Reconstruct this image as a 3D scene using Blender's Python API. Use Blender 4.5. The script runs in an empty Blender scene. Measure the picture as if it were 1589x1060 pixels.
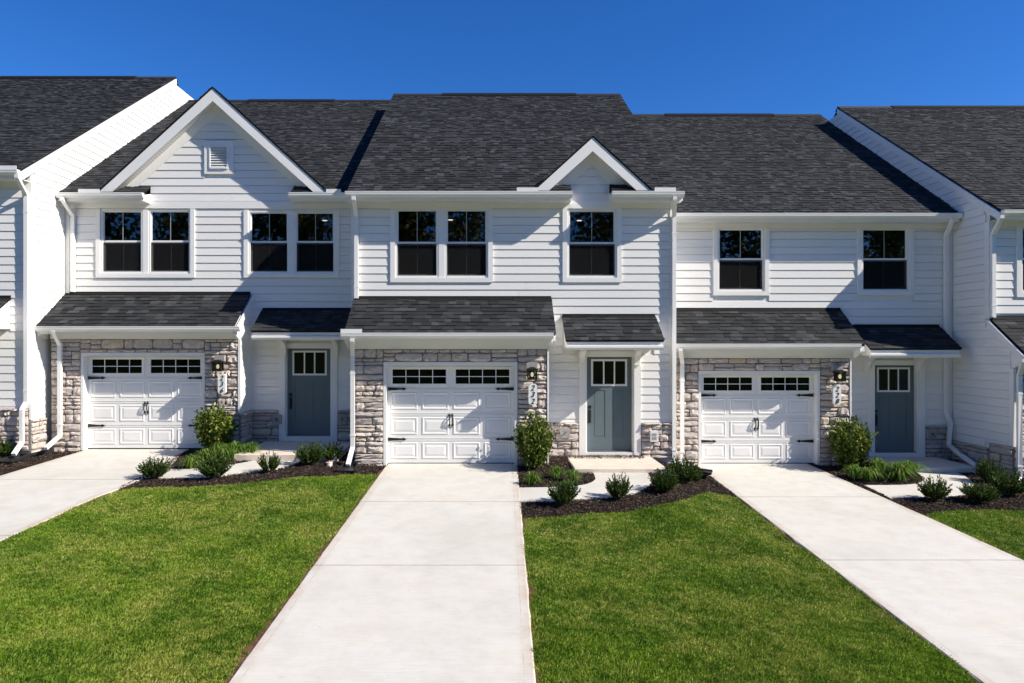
import bpy, bmesh, math, random
import numpy as np
from mathutils import Matrix, Vector

random.seed(7)
rng = np.random.default_rng(11)
scene = bpy.context.scene
COL = scene.collection

# ------------------------------------------------------------------ camera
CAM_Z = 2.564
F = 1059.3                      # focal length in photo pixels (24 mm on a 36 mm sensor)
PX, PY = 765.0, 535.0           # principal point
cam_d = bpy.data.cameras.new('camera')
cam = bpy.data.objects.new('camera', cam_d)
COL.objects.link(cam)
cam_d.sensor_width = 36.0
cam_d.lens = 24.0
cam_d.shift_x = (794.5 - PX) / 1589.0
cam_d.shift_y = (PY - 530.0) / 1589.0
cam_d.clip_start = 0.1
cam_d.clip_end = 2000
cam.location = (0, 0, CAM_Z)
cam.rotation_euler = (math.radians(90), 0, 0)
scene.camera = cam

# ------------------------------------------------------------------ light
SUN = Vector((3.0, -1.0, 2.4)).normalized()
world = bpy.data.worlds.new('World')
scene.world = world
world.use_nodes = True
nt = world.node_tree
nt.nodes.clear()
sky = nt.nodes.new('ShaderNodeTexSky')
sky.sky_type = 'NISHITA'
sky.sun_disc = False
sky.sun_elevation = math.asin(SUN.z)
sky.sun_rotation = math.atan2(SUN.x, SUN.y)
sky.altitude = 300
sky.air_density = 1.0
sky.dust_density = 0.0
sky.ozone_density = 10.0
bg = nt.nodes.new('ShaderNodeBackground')
bg.inputs['Strength'].default_value = 0.10
wo = nt.nodes.new('ShaderNodeOutputWorld')
hsv = nt.nodes.new('ShaderNodeHueSaturation')      # deep autumn blue, the same all over the sky
hsv.inputs['Saturation'].default_value = 1.15
hsv.inputs['Hue'].default_value = 0.509
nt.links.new(sky.outputs[0], hsv.inputs['Color'])
nt.links.new(hsv.outputs[0], bg.inputs[0])
nt.links.new(bg.outputs[0], wo.inputs[0])
sun_d = bpy.data.lights.new('sun', 'SUN')
sun_d.energy = 5.0
sun_d.angle = math.radians(0.53)
sun_d.color = (1.0, 0.925, 0.81)
sun_o = bpy.data.objects.new('sun', sun_d)
COL.objects.link(sun_o)
sun_o.location = SUN * 60
sun_o.rotation_euler = SUN.to_track_quat('Z', 'Y').to_euler()
vs = scene.view_settings
vs.view_transform = 'Standard'
vs.look = 'None'
vs.exposure = 0.58
vs.gamma = 1.0
vs.use_curve_mapping = False

# ------------------------------------------------------------------ materials
MATS = {}


class NB:
    def __init__(self, name):
        m = bpy.data.materials.new(name)
        m.use_nodes = True
        self.m, self.t = m, m.node_tree
        self.t.nodes.clear()
        self.out = self.t.nodes.new('ShaderNodeOutputMaterial')
        self.b = None
        MATS[name] = m

    def n(self, typ, **kw):
        o = self.t.nodes.new('ShaderNode' + typ)
        for k, v in kw.items():
            setattr(o, k, v)
        return o

    def l(self, a, b):
        self.t.links.new(a, b)

    def bsdf(self, color=(.5, .5, .5), rough=.6, spec=.4, metal=0):
        b = self.n('BsdfPrincipled')
        b.inputs['Base Color'].default_value = (*color, 1)
        b.inputs['Roughness'].default_value = rough
        b.inputs['Specular IOR Level'].default_value = spec
        b.inputs['Metallic'].default_value = metal
        self.l(b.outputs[0], self.out.inputs[0])
        self.b = b
        return b

    def coord(self, scale=(1, 1, 1), which='Object'):
        tc = self.n('TexCoord')
        mp = self.n('Mapping')
        mp.inputs['Scale'].default_value = scale
        self.l(tc.outputs[which], mp.inputs['Vector'])
        return mp.outputs[0]

    def geo_pos(self, scale=(1, 1, 1)):
        g = self.n('NewGeometry')
        mp = self.n('Mapping')
        mp.inputs['Scale'].default_value = scale
        self.l(g.outputs['Position'], mp.inputs['Vector'])
        return mp.outputs[0]

    def noise(self, vec, scale, detail=4, rough=.55):
        t = self.n('TexNoise')
        t.inputs['Scale'].default_value = scale
        t.inputs['Detail'].default_value = detail
        t.inputs['Roughness'].default_value = rough
        self.l(vec, t.inputs['Vector'])
        return t.outputs['Fac']

    def ramp(self, fac, stops, interp='LINEAR'):
        r = self.n('ValToRGB')
        r.color_ramp.interpolation = interp
        el = r.color_ramp.elements
        while len(el) < len(stops):
            el.new(.5)
        for e, (p, c) in zip(el, stops):
            e.position = p
            e.color = (*c, 1) if len(c) == 3 else c
        self.l(fac, r.inputs[0])
        return r.outputs[0]

    def mix(self, fac, a, b, blend='MIX'):
        m = self.n('Mix', data_type='RGBA', blend_type=blend)
        for s, v in ((0, fac), (6, a), (7, b)):
            if hasattr(v, 'is_linked') or hasattr(v, 'links'):
                self.l(v, m.inputs[s])
            elif s == 0:
                m.inputs[0].default_value = v
            else:
                m.inputs[s].default_value = (*v, 1)
        return m.outputs[2]

    def math(self, op, a, b=0.0, clamp=False):
        m = self.n('Math', operation=op)
        m.use_clamp = clamp
        for i, v in enumerate((a, b)):
            if hasattr(v, 'links'):
                self.l(v, m.inputs[i])
            else:
                m.inputs[i].default_value = v
        return m.outputs[0]

    def bump(self, h, strength=.3, dist=.01):
        b = self.n('Bump')
        b.inputs['Strength'].default_value = strength
        b.inputs['Distance'].default_value = dist
        self.l(h, b.inputs['Height'])
        self.l(b.outputs[0], self.b.inputs['Normal'])

    def rand(self):
        oi = self.n('ObjectInfo')
        g = self.n('NewGeometry')
        s = self.math('ADD', oi.outputs['Random'], g.outputs['Random Per Island'])
        return self.math('FRACT', s)


def simple(name, color, rough=.5, spec=.4, metal=0, var=.06, vscale=3.0):
    k = NB(name)
    k.bsdf(color, rough, spec, metal)
    p = k.geo_pos()
    nz = k.noise(p, vscale, 5)
    c = k.ramp(nz, [(.25, tuple(x * (1 - var) for x in color)), (.75, tuple(min(1, x * (1 + var)) for x in color))])
    k.l(c, k.b.inputs['Base Color'])
    return k


def mk_materials():
    # fibre cement siding
    k = NB('siding')
    k.bsdf((.80, .81, .81), .55, .35)
    p = k.geo_pos()
    grain = k.noise(k.geo_pos((1.2, 1.2, 26)), 6, 5, .6)
    big = k.noise(p, .9, 4)
    c = k.ramp(k.rand(), [(0, (.795, .785, .76)), (1, (.84, .83, .805))])
    c = k.mix(k.math('MULTIPLY', big, .10), c, (.70, .70, .68))
    k.l(c, k.b.inputs['Base Color'])
    k.bump(grain, .22, .004)
    # trim
    k = simple('trim', (.845, .835, .81), .42, .4, 0, .025, 2.2)
    k = simple('gutter_white', (.85, .84, .815), .3, .5, 0, .02, 2.0)
    k = simple('vinyl', (.82, .82, .81), .3, .5, 0, .02, 4)
    k = simple('door_white', (.83, .82, .80), .38, .45, 0, .02, 2.5)
    # soffit with perforation lines
    k = NB('soffit')
    k.bsdf((.78, .76, .71), .5, .3)
    w = k.n('TexWave')
    w.inputs['Scale'].default_value = 6.0
    k.l(k.geo_pos(), w.inputs['Vector'])
    c = k.ramp(w.outputs['Fac'], [(0, (.55, .53, .49)), (.18, (.78, .76, .72)), (1, (.79, .77, .73))])
    k.l(c, k.b.inputs['Base Color'])
    # stone veneer
    k = NB('stone')
    k.bsdf((.4, .37, .35), .85, .2)
    r = k.rand()
    base = k.ramp(r, [(0, (.44, .37, .33)), (.18, (.65, .565, .50)), (.36, (.54, .47, .43)), (.52, (.70, .625, .56)),
                      (.68, (.58, .49, .43)), (.82, (.66, .595, .545)), (.93, (.66, .53, .38)), (1, (.49, .44, .41))])
    p = k.geo_pos()
    n1 = k.noise(p, 11, 6, .65)
    n2 = k.noise(k.geo_pos((1, 1, 3.2)), 22, 5, .7)
    c = k.mix(k.ramp(n1, [(.32, (0, 0, 0)), (.72, (1, 1, 1))]), base, k.mix(.42, base, (.26, .23, .22)))
    c = k.mix(k.ramp(n2, [(.52, (0, 0, 0)), (.75, (.55, .55, .55))]), c, (.74, .71, .68))
    k.l(c, k.b.inputs['Base Color'])
    k.bump(k.math('ADD', n2, k.noise(p, 60, 4)), .7, .014)
    k = simple('mortar', (.26, .235, .22), .95, .1, 0, .25, 20)
    k = NB('stone_cap')
    k.bsdf((.45, .42, .40), .85, .2)
    n1 = k.noise(k.geo_pos(), 14, 6, .65)
    c = k.ramp(n1, [(.25, (.36, .33, .31)), (.6, (.47, .44, .41)), (.85, (.55, .51, .48))])
    k.l(c, k.b.inputs['Base Color'])
    k.bump(k.noise(k.geo_pos(), 45, 5, .7), .7, .012)
    # shingles
    k = NB('shingle')
    k.bsdf((.04, .04, .042), .92, .18)
    r = k.rand()
    c = k.ramp(r, [(0, (.018, .019, .0205)), (.35, (.0245, .026, .0275)), (.6, (.031, .033, .035)), (.85, (.043, .0455, .048)), (1, (.062, .066, .070))])
    p = k.geo_pos()
    c = k.mix(k.ramp(k.noise(p, .7, 3), [(.35, (0, 0, 0)), (.7, (.35, .35, .35))]), c, (.028, .030, .032))
    g = k.noise(p, 220, 3, .8)
    c = k.mix(.55, c, k.mix(1.0, c, k.ramp(g, [(.3, (.35, .35, .35)), (.7, (1.7, 1.7, 1.7))]), 'MULTIPLY'))
    k.l(c, k.b.inputs['Base Color'])
    k.bump(g, .5, .004)
    k = simple('roof_edge', (.010, .010, .011), .85, .2, 0, .2, 10)
    # concrete
    k = NB('concrete')
    k.bsdf((.56, .535, .50), .88, .25)
    p = k.geo_pos()
    at = k.n('Attribute', attribute_name='edge')
    broom = k.noise(k.geo_pos((.35, 9, 1)), 9, 5, .65)
    big = k.noise(p, .55, 5, .6)
    mid = k.noise(p, 3.2, 6, .65)
    fine = k.noise(p, 90, 3, .7)
    c = k.ramp(big, [(.25, (.545, .522, .455)), (.5, (.63, .615, .55)), (.8, (.66, .645, .58))])
    c = k.mix(k.ramp(mid, [(.42, (0, 0, 0)), (.75, (.52, .52, .52))]), c, (.48, .44, .38))
    c = k.mix(k.ramp(broom, [(.48, (0, 0, 0)), (.80, (.60, .60, .60))]), c, (.45, .425, .39))
    tan = k.noise(p, 1.1, 4, .6)
    c = k.mix(k.ramp(tan, [(.50, (0, 0, 0)), (.74, (.30, .30, .30))]), c, (.60, .52, .40))
    # clay dust along the slab edges and the tooled line a hand in from them
    e = at.outputs['Fac']
    edgef = k.math('SUBTRACT', 1.0, k.math('MULTIPLY', e, 6.0), True)
    edgef = k.math('MULTIPLY', edgef, k.ramp(k.noise(p, 2.3, 5, .7), [(.35, (0, 0, 0)), (.65, (1, 1, 1))]))
    c = k.mix(k.math('MULTIPLY', edgef, .75), c, (.45, .30, .20))
    tl = k.math('ABSOLUTE', k.math('SUBTRACT', e, .105))
    tl = k.math('LESS_THAN', tl, .006)
    tl = k.math('MULTIPLY', tl, k.ramp(k.noise(p, 4.0, 4, .7), [(.42, (0, 0, 0)), (.6, (.55, .55, .55))]))
    c = k.mix(tl, c, (.32, .29, .26))
    spots = k.noise(p, 17, 4, .75)
    c = k.mix(k.ramp(spots, [(.65, (0, 0, 0)), (.74, (.75, .75, .75))]), c, (.30, .26, .22))
    c = k.mix(k.math('MULTIPLY', fine, .16), c, (.40, .38, .36))
    k.l(c, k.b.inputs['Base Color'])
    k.bump(k.math('ADD', k.math('MULTIPLY', broom, .8), fine), .25, .004)
    simple('step_concrete', (.66, .575, .475), .88, .2, 0, .10, 5)
    k = simple('joint', (.15, .11, .085), .95, .1, 0, .35, 6)
    # soil / mulch
    k = NB('mulch')
    k.bsdf((.03, .022, .018), .95, .1)
    n1 = k.noise(k.geo_pos(), 30, 6, .75)
    k.l(k.ramp(n1, [(.3, (.010, .008, .007)), (.55, (.028, .020, .016)), (.8, (.06, .043, .033))]), k.b.inputs['Base Color'])
    k.bump(n1, 1.0, .03)
    k = NB('chip')
    k.bsdf((.03, .022, .018), .9, .15)
    k.l(k.ramp(k.rand(), [(0, (.012, .009, .008)), (.5, (.034, .024, .020)), (.8, (.070, .050, .040)), (.94, (.12, .088, .068)), (1, (.21, .15, .11))]),
        k.b.inputs['Base Color'])
    # lawn
    k = NB('turf_soil')
    k.bsdf((.05, .07, .02), .95, .1)
    n1 = k.noise(k.geo_pos(), 18, 6, .75)
    k.l(k.ramp(n1, [(.3, (.025, .040, .008)), (.6, (.055, .085, .014)), (.85, (.095, .11, .03))]), k.b.inputs['Base Color'])
    k.bump(n1, 1.0, .03)
    k = NB('clay')
    k.bsdf((.23, .10, .05), .95, .1)
    n1 = k.noise(k.geo_pos(), 9, 6, .75)
    k.l(k.ramp(n1, [(.3, (.035, .022, .015)), (.6, (.15, .075, .042)), (.85, (.32, .18, .11))]), k.b.inputs['Base Color'])
    k = NB('grass')
    k.bsdf((.08, .13, .025), .55, .25)
    p = k.geo_pos((1, 1, 0))
    n1 = k.noise(p, .55, 4, .6)
    n2 = k.noise(p, 2.6, 5, .65)
    n3 = k.noise(p, 7.5, 4, .6)
    rnd = k.rand()
    green = k.ramp(rnd, [(0, (.135, .240, .012)), (.5, (.182, .310, .016)), (.9, (.245, .370, .026)), (1, (.40, .39, .10))])
    dark = k.ramp(rnd, [(0, (.068, .148, .009)), (.6, (.105, .205, .012)), (1, (.17, .27, .025))])
    dry = k.ramp(rnd, [(0, (.205, .280, .024)), (.5, (.295, .358, .042)), (1, (.50, .47, .16))])
    f = k.math('ADD', k.math('MULTIPLY', n1, .65), k.math('MULTIPLY', n2, .45))
    c = k.mix(k.ramp(f, [(.47, (0, 0, 0)), (.63, (1, 1, 1))]), green, dry)
    f2 = k.math('ADD', k.math('MULTIPLY', k.noise(p, 1.3, 4, .6), .6), k.math('MULTIPLY', n3, .5))
    c = k.mix(k.ramp(f2, [(.45, (1, 1, 1)), (.60, (0, 0, 0))]), c, dark)
    k.l(c, k.b.inputs['Base Color'])
    tr = k.n('BsdfTranslucent')
    k.l(c, tr.inputs['Color'])
    ms = k.n('MixShader')
    ms.inputs[0].default_value = .28
    k.l(k.b.outputs[0], ms.inputs[1])
    k.l(tr.outputs[0], ms.inputs[2])
    k.l(ms.outputs[0], k.out.inputs[0])

    def leaf(name, stops, trans=.25, rough=.55):
        k = NB(name)
        k.bsdf(stops[1][1], rough, .15)
        c = k.ramp(k.rand(), stops)
        k.l(c, k.b.inputs['Base Color'])
        tr = k.n('BsdfTranslucent')
        k.l(c, tr.inputs['Color'])
        ms = k.n('MixShader')
        ms.inputs[0].default_value = trans
        k.l(k.b.outputs[0], ms.inputs[1])
        k.l(tr.outputs[0], ms.inputs[2])
        k.l(ms.outputs[0], k.out.inputs[0])
    leaf('leaf_yew', [(0, (.018, .040, .008)), (.5, (.038, .075, .014)), (.85, (.080, .13, .026)), (1, (.17, .21, .050))])
    leaf('leaf_hedge', [(0, (.040, .070, .010)), (.5, (.085, .130, .018)), (.85, (.18, .225, .036)), (1, (.33, .34, .07))])
    leaf('leaf_lily', [(0, (.060, .125, .016)), (.5, (.105, .20, .028)), (.85, (.16, .26, .045)), (1, (.34, .32, .12))], .3)
    leaf('leaf_tree', [(0, (.05, .075, .02)), (.5, (.09, .12, .03)), (.85, (.17, .16, .04)), (1, (.28, .17, .05))])
    k = simple('bark', (.11, .085, .065), .9, .15, 0, .35, 18)
    # metals, plastics
    simple('black_iron', (.012, .012, .013), .5, .4, 0, .1, 5)
    simple('black_plastic', (.018, .018, .019), .45, .4, 0, .2, 8)
    simple('lantern_metal', (.020, .017, .015), .45, .4, .3, .1, 8)
    simple('grey_block', (.36, .34, .33), .8, .2, 0, .12, 20)
    simple('pvc_white', (.80, .80, .78), .35, .4, 0, .03, 8)
    simple('pvc_orange', (.55, .14, .05), .45, .4, 0, .08, 8)
    simple('threshold', (.20, .20, .20), .4, .5, .5, .1, 8)
    simple('muntin', (.34, .35, .34), .5, .3, 0, .03, 6)
    simple('plaque', (.84, .84, .83), .35, .4, 0, .02, 6)
    simple('rubber', (.012, .012, .012), .7, .2, 0, .1, 6)
    # front door paint
    k = simple('door_blue', (.125, .168, .185), .42, .4, 0, .03, 3)
    # glass
    def glass(name, ior):
        k = NB(name)
        tr = k.n('BsdfTransparent')
        tr.inputs[0].default_value = (.50, .52, .52, 1)
        gl = k.n('BsdfGlossy')
        gl.inputs['Roughness'].default_value = .015
        gl.inputs['Color'].default_value = (.9, .95, 1, 1)
        fr = k.n('Fresnel')
        fr.inputs['IOR'].default_value = ior
        bp = k.n('Bump')
        bp.inputs['Strength'].default_value = .03
        bp.inputs['Distance'].default_value = .01
        k.l(k.noise(k.geo_pos(), 1.6, 2), bp.inputs['Height'])
        k.l(bp.outputs[0], gl.inputs['Normal'])
        ms = k.n('MixShader')
        k.l(fr.outputs[0], ms.inputs[0])
        k.l(tr.outputs[0], ms.inputs[1])
        k.l(gl.outputs[0], ms.inputs[2])
        k.l(ms.outputs[0], k.out.inputs[0])
    glass('glass', 1.75)          # double glazing: four reflecting faces
    glass('thin_glass', 1.33)
    # insect screen
    k = NB('screen')
    tr = k.n('BsdfTransparent')
    df = k.n('BsdfDiffuse')
    df.inputs[0].default_value = (.020, .020, .020, 1)
    ms = k.n('MixShader')
    ms.inputs[0].default_value = .5
    k.l(tr.outputs[0], ms.inputs[1])
    k.l(df.outputs[0], ms.inputs[2])
    k.l(ms.outputs[0], k.out.inputs[0])
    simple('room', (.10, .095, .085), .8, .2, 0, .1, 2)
    simple('room_brown', (.16, .10, .065), .8, .2, 0, .2, 3)
    # lamp
    k = NB('bulb')
    em = k.n('Emission')
    em.inputs[0].default_value = (1, .78, .48, 1)
    em.inputs[1].default_value = 2.2
    k.l(em.outputs[0], k.out.inputs[0])
    k = NB('ceiling_glow')
    em = k.n('Emission')
    em.inputs[0].default_value = (1, .83, .6, 1)
    em.inputs[1].default_value = 3
    k.l(em.outputs[0], k.out.inputs[0])


mk_materials()

# ------------------------------------------------------------------ mesh helpers


class MB:
    """collects shapes and links them as ONE mesh object"""

    def __init__(self):
        self.v, self.f = [], []

    def poly(self, verts, faces):
        b = len(self.v)
        self.v += [tuple(p) for p in verts]
        self.f += [tuple(b + i for i in f) for f in faces]
        return self

    def box(self, x0, x1, y0, y1, z0, z1):
        if x0 > x1: x0, x1 = x1, x0
        if y0 > y1: y0, y1 = y1, y0
        if z0 > z1: z0, z1 = z1, z0
        return self.poly([(x0, y0, z0), (x1, y0, z0), (x1, y1, z0), (x0, y1, z0), (x0, y0, z1), (x1, y0, z1), (x1, y1, z1), (x0, y1, z1)],
                         [(0, 3, 2, 1), (4, 5, 6, 7), (0, 1, 5, 4), (1, 2, 6, 5), (2, 3, 7, 6), (3, 0, 4, 7)])

    def prism_x(self, pts, x0, x1):
        """polygon of (y, z) extruded along X"""
        n = len(pts)
        v = [(x0, y, z) for y, z in pts] + [(x1, y, z) for y, z in pts]
        f = [tuple(range(n)), tuple(range(2 * n - 1, n - 1, -1))]
        f += [(i, n + i, n + (i + 1) % n, (i + 1) % n) for i in range(n)]
        return self.poly(v, f)

    def prism_y(self, pts, y0, y1):
        """polygon of (x, z) extruded along Y"""
        n = len(pts)
        v = [(x, y0, z) for x, z in pts] + [(x, y1, z) for x, z in pts]
        f = [tuple(range(n)), tuple(range(2 * n - 1, n - 1, -1))]
        f += [(i, n + i, n + (i + 1) % n, (i + 1) % n) for i in range(n)]
        return self.poly(v, f)

    def tube(self, path, w, d, side=(1, 0, 0)):
        """rectangular pipe along a path: w across (side), d along the other axis"""
        path = [Vector(p) for p in path]
        s = Vector(side)
        rings = []
        for i, p in enumerate(path):
            if i == 0: t = (path[1] - p).normalized()
            elif i == len(path) - 1: t = (p - path[i - 1]).normalized()
            else: t = ((path[i + 1] - p).normalized() + (p - path[i - 1]).normalized()).normalized()
            ss = (s - t * s.dot(t)).normalized()
            o = t.cross(ss).normalized()
            rings.append([p + ss * w / 2 * a + o * d / 2 * b for a, b in ((-1, -1), (1, -1), (1, 1), (-1, 1))])
        v = [q for r in rings for q in r]
        f = []
        for i in range(len(rings) - 1):
            for j in range(4):
                a, b = i * 4 + j, i * 4 + (j + 1) % 4
                f.append((a, b, b + 4, a + 4))
        f += [(3, 2, 1, 0), tuple(len(v) - 4 + i for i in range(4))]
        return self.poly(v, f)

    def cyl(self, p0, p1, r0, r1=None, n=8):
        r1 = r0 if r1 is None else r1
        p0, p1 = Vector(p0), Vector(p1)
        t = (p1 - p0).normalized()
        a = t.orthogonal().normalized()
        b = t.cross(a)
        v = []
        for p, r in ((p0, r0), (p1, r1)):
            for i in range(n):
                an = 2 * math.pi * i / n
                v.append(p + (a * math.cos(an) + b * math.sin(an)) * r)
        f = [(i, (i + 1) % n, n + (i + 1) % n, n + i) for i in range(n)]
        f += [tuple(range(n - 1, -1, -1)), tuple(range(n, 2 * n))]
        return self.poly(v, f)

    def mesh(self, name, mat, smooth=False):
        me = bpy.data.meshes.new(name)
        me.from_pydata(self.v, [], self.f)
        me.materials.append(MATS[mat])
        if smooth:
            me.polygons.foreach_set('use_smooth', [True] * len(me.polygons))
        me.update()
        return me

    def build(self, name, mat, parent=None, smooth=False):
        o = bpy.data.objects.new(name, self.mesh(name, mat, smooth))
        COL.objects.link(o)
        if parent is not None:
            attach(o, parent)
        return o


def attach(o, parent):
    o.parent = parent
    if parent.type == 'EMPTY':
        o.matrix_parent_inverse = Matrix.Translation(parent.location).inverted()


def np_mesh(name, verts, faces, mat):
    """fast mesh from numpy; faces (n,k)"""
    me = bpy.data.meshes.new(name)
    nv, nf, k = len(verts), len(faces), faces.shape[1]
    me.vertices.add(nv)
    me.vertices.foreach_set('co', np.ascontiguousarray(verts, dtype=np.float32).ravel())
    me.loops.add(nf * k)
    me.loops.foreach_set('vertex_index', np.ascontiguousarray(faces, dtype=np.int32).ravel())
    me.polygons.add(nf)
    me.polygons.foreach_set('loop_start', np.arange(0, nf * k, k, dtype=np.int32))
    me.polygons.foreach_set('loop_total', np.full(nf, k, dtype=np.int32))
    me.materials.append(MATS[mat])
    me.update(calc_edges=True)
    return me


def tag(o, label=None, cat=None, group=None, kind=None):
    if label: o['label'] = label
    if cat: o['category'] = cat
    if group: o['group'] = group
    if kind: o['kind'] = kind
    return o


def empty(name, loc):
    o = bpy.data.objects.new(name, None)
    COL.objects.link(o)
    o.location = loc
    o.empty_display_size = .3
    return o


# measurements: where a plane at depth d is met by the photograph's columns and rows
def X(px, d): return (px - PX) * d / F
def Z(py, d): return CAM_Z + (PY - py) * d / F


# ------------------------------------------------------------------ terrain
HX = [-60, -14.0, -9.8, -6.5, -5.4, -3.7, -2.4, .5, 1.4, 3.3, 4.45, 7.4, 8.8, 10.5, 12.5, 60]
HZ = [.15, .12, .05, .05, .11, .10, .0, .0, .065, .065, -.285, -.285, -.255, -.27, -.40, -.7]      # close to the houses
FX = [-60, -14.0, -9.8, -6.5, -2.5, .6, 4.5, 7.6, 12.5, 60]
FZ = [.15, .12, .05, .05, .0, .0, -.285, -.285, -.45, -.7]                                                       # out on the lawns
SLOPE = .061


def ground(x, y):
    k = np.clip((np.asarray(y, float) - 9.5) / 3.3, 0, 1)
    k = k * k * (3 - 2 * k)
    h = np.interp(x, HX, HZ) * k + np.interp(x, FX, FZ) * (1 - k)
    yy = np.clip(y, -6.0, 17.0)
    return h + SLOPE * (yy - 14.6)


def gp(px, py):
    """the spot on the ground seen at a photo pixel"""
    d = 12.0
    for _ in range(40):
        x = X(px, d)
        z = float(ground(x, d))
        k = (py - PY) / F
        d = .5 * d + .5 * (CAM_Z - z) / k
    return X(px, d), d


# ------------------------------------------------------------------ siding boards
PITCH = .180


def lap_board(parent, P, u0b, u1b, u0t, u1t, zb, zt):
    """one clapboard; P maps (u, outward, z) to a point"""
    v = [P(u0b, .010, zb), P(u1b, .010, zb), P(u1b, .030, zb), P(u0b, .030, zb),
         P(u0t, .001, zt), P(u1t, .001, zt), P(u1t, .017, zt), P(u0t, .017, zt)]
    f = [(0, 1, 2, 3), (7, 6, 5, 4), (3, 2, 6, 7), (1, 0, 4, 5), (0, 3, 7, 4), (2, 1, 5, 6)]
    MB().poly(v, f).build('siding_board', 'siding', parent)


def siding(parent, P, z0, z1, phase, left, right, holes=(), pitch=PITCH, rs=0):
    """rows of boards; left(z), right(z) bound the field; holes are (u0, u1, z0, z1)"""
    rr = random.Random(rs)
    k = math.floor((z0 - phase) / pitch)
    while True:
        zb = phase + k * pitch
        k += 1
        if zb >= z1 - .01: break
        zt = zb + pitch - .009
        zb2, zt2 = max(zb, z0), min(zt, z1)
        if zt2 - zb2 < .02: continue
        segs = [(left(zb2), right(zb2), left(zt2), right(zt2))]
        for h in holes:
            if h[2] < zt2 - .02 and h[3] > zb2 + .02:
                new = []
                for a, b, c, d in segs:
                    if h[1] <= min(a, c) or h[0] >= max(b, d):
                        new.append((a, b, c, d))
                        continue
                    if h[0] > min(a, c): new.append((a, h[0], c, h[0]))
                    if h[1] < max(b, d): new.append((h[1], b, h[1], d))
                segs = new
        for a, b, c, d in segs:
            if max(b - a, d - c) < .03: continue
            b, d = max(a + .001, b), max(c + .001, d)
            # butt joint in long courses
            if min(b, d) - max(a, c) > 3.4 and rr.random() < .55:
                j = max(a, c) + (min(b, d) - max(a, c)) * rr.uniform(.3, .7)
                lap_board(parent, P, a, j - .002, c, j - .002, zb2, zt2)
                lap_board(parent, P, j + .002, b, j + .002, d, zb2, zt2)
            else:
                lap_board(parent, P, a, b, c, d, zb2, zt2)


def holed_wall(x0, x1, y0, y1, z0, z1, holes):
    xs = sorted({x0, x1, *[min(max(h[i], x0), x1) for h in holes for i in (0, 1)]})
    zs = sorted({z0, z1, *[min(max(h[i], z0), z1) for h in holes for i in (2, 3)]})
    m = MB()
    for i in range(len(xs) - 1):
        # merge vertical runs in a column
        run = None
        for j in range(len(zs) - 1):
            cx, cz = (xs[i] + xs[i + 1]) / 2, (zs[j] + zs[j + 1]) / 2
            solid = not any(h[0] < cx < h[1] and h[2] < cz < h[3] for h in holes)
            if solid and run is None: run = zs[j]
            if not solid and run is not None:
                m.box(xs[i], xs[i + 1], y0, y1, run, zs[j]); run = None
        if run is not None: m.box(xs[i], xs[i + 1], y0, y1, run, zs[-1])
    return m


# ------------------------------------------------------------------ stones
def stone_variants(n=14):
    out = []
    r = random.Random(5)
    for k in range(n):
        nx, nz = 5, 4
        v, f = [], []
        for j in range(nz):
            for i in range(nx):
                e = i in (0, nx - 1) or j in (0, nz - 1)
                cx, cz = i / (nx - 1), j / (nz - 1)
                corner = i in (0, nx - 1) and j in (0, nz - 1)
                jx = r.uniform(-.05, .05) if not i in (0, nx - 1) else (r.uniform(.0, .03) if i == 0 else -r.uniform(.0, .03))
                jz = r.uniform(-.08, .08) if not j in (0, nz - 1) else (r.uniform(.0, .07) if j == 0 else -r.uniform(.0, .07))
                if corner:
                    jx += .035 if i == 0 else -.035
                    jz += .05 if j == 0 else -.05
                dep = r.uniform(.35, .75) if e else r.uniform(.6, 1.15)
                v.append((cx + jx, -dep, cz + jz))
        for j in range(nz - 1):
            for i in range(nx - 1):
                a = j * nx + i
                f.append((a, a + 1, a + nx + 1, a + nx))
        ring = [i for i in range(nx)] + [j * nx + nx - 1 for j in range(1, nz)] + [(nz - 1) * nx + i for i in range(nx - 2, -1, -1)] + [j * nx for j in range(nz - 2, 0, -1)]
        b = len(v)
        for q in ring:
            v.append((v[q][0], 0, v[q][2]))
        m = len(ring)
        for i in range(m):
            f.append((ring[(i + 1) % m], ring[i], b + i, b + (i + 1) % m))
        me = bpy.data.meshes.new('stone')
        me.from_pydata(v, [], f)
        me.materials.append(MATS['stone'])
        me.update()
        out.append(me)
    return out


STONES = stone_variants()


def put_stone(parent, u0, u1, z0, z1, depth, base, mode):
    """mode 'F': on a front face at Y = base; '+X' / '-X': on a side face at X = base (u is Y)"""
    o = bpy.data.objects.new('stone', random.choice(STONES))
    COL.objects.link(o)
    o.parent = parent
    g = .005
    w, h = u1 - u0 - 2 * g, z1 - z0 - 2 * g
    o.scale = (w, depth, h)
    if mode == 'F':
        o.location = (u0 + g, base, z0 + g)
    elif mode == '+X':
        o.rotation_euler = (0, 0, math.pi / 2)
        o.location = (base, u0 + g, z0 + g)
    else:
        o.rotation_euler = (0, 0, -math.pi / 2)
        o.location = (base, u1 - g, z0 + g)
    return o


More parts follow.
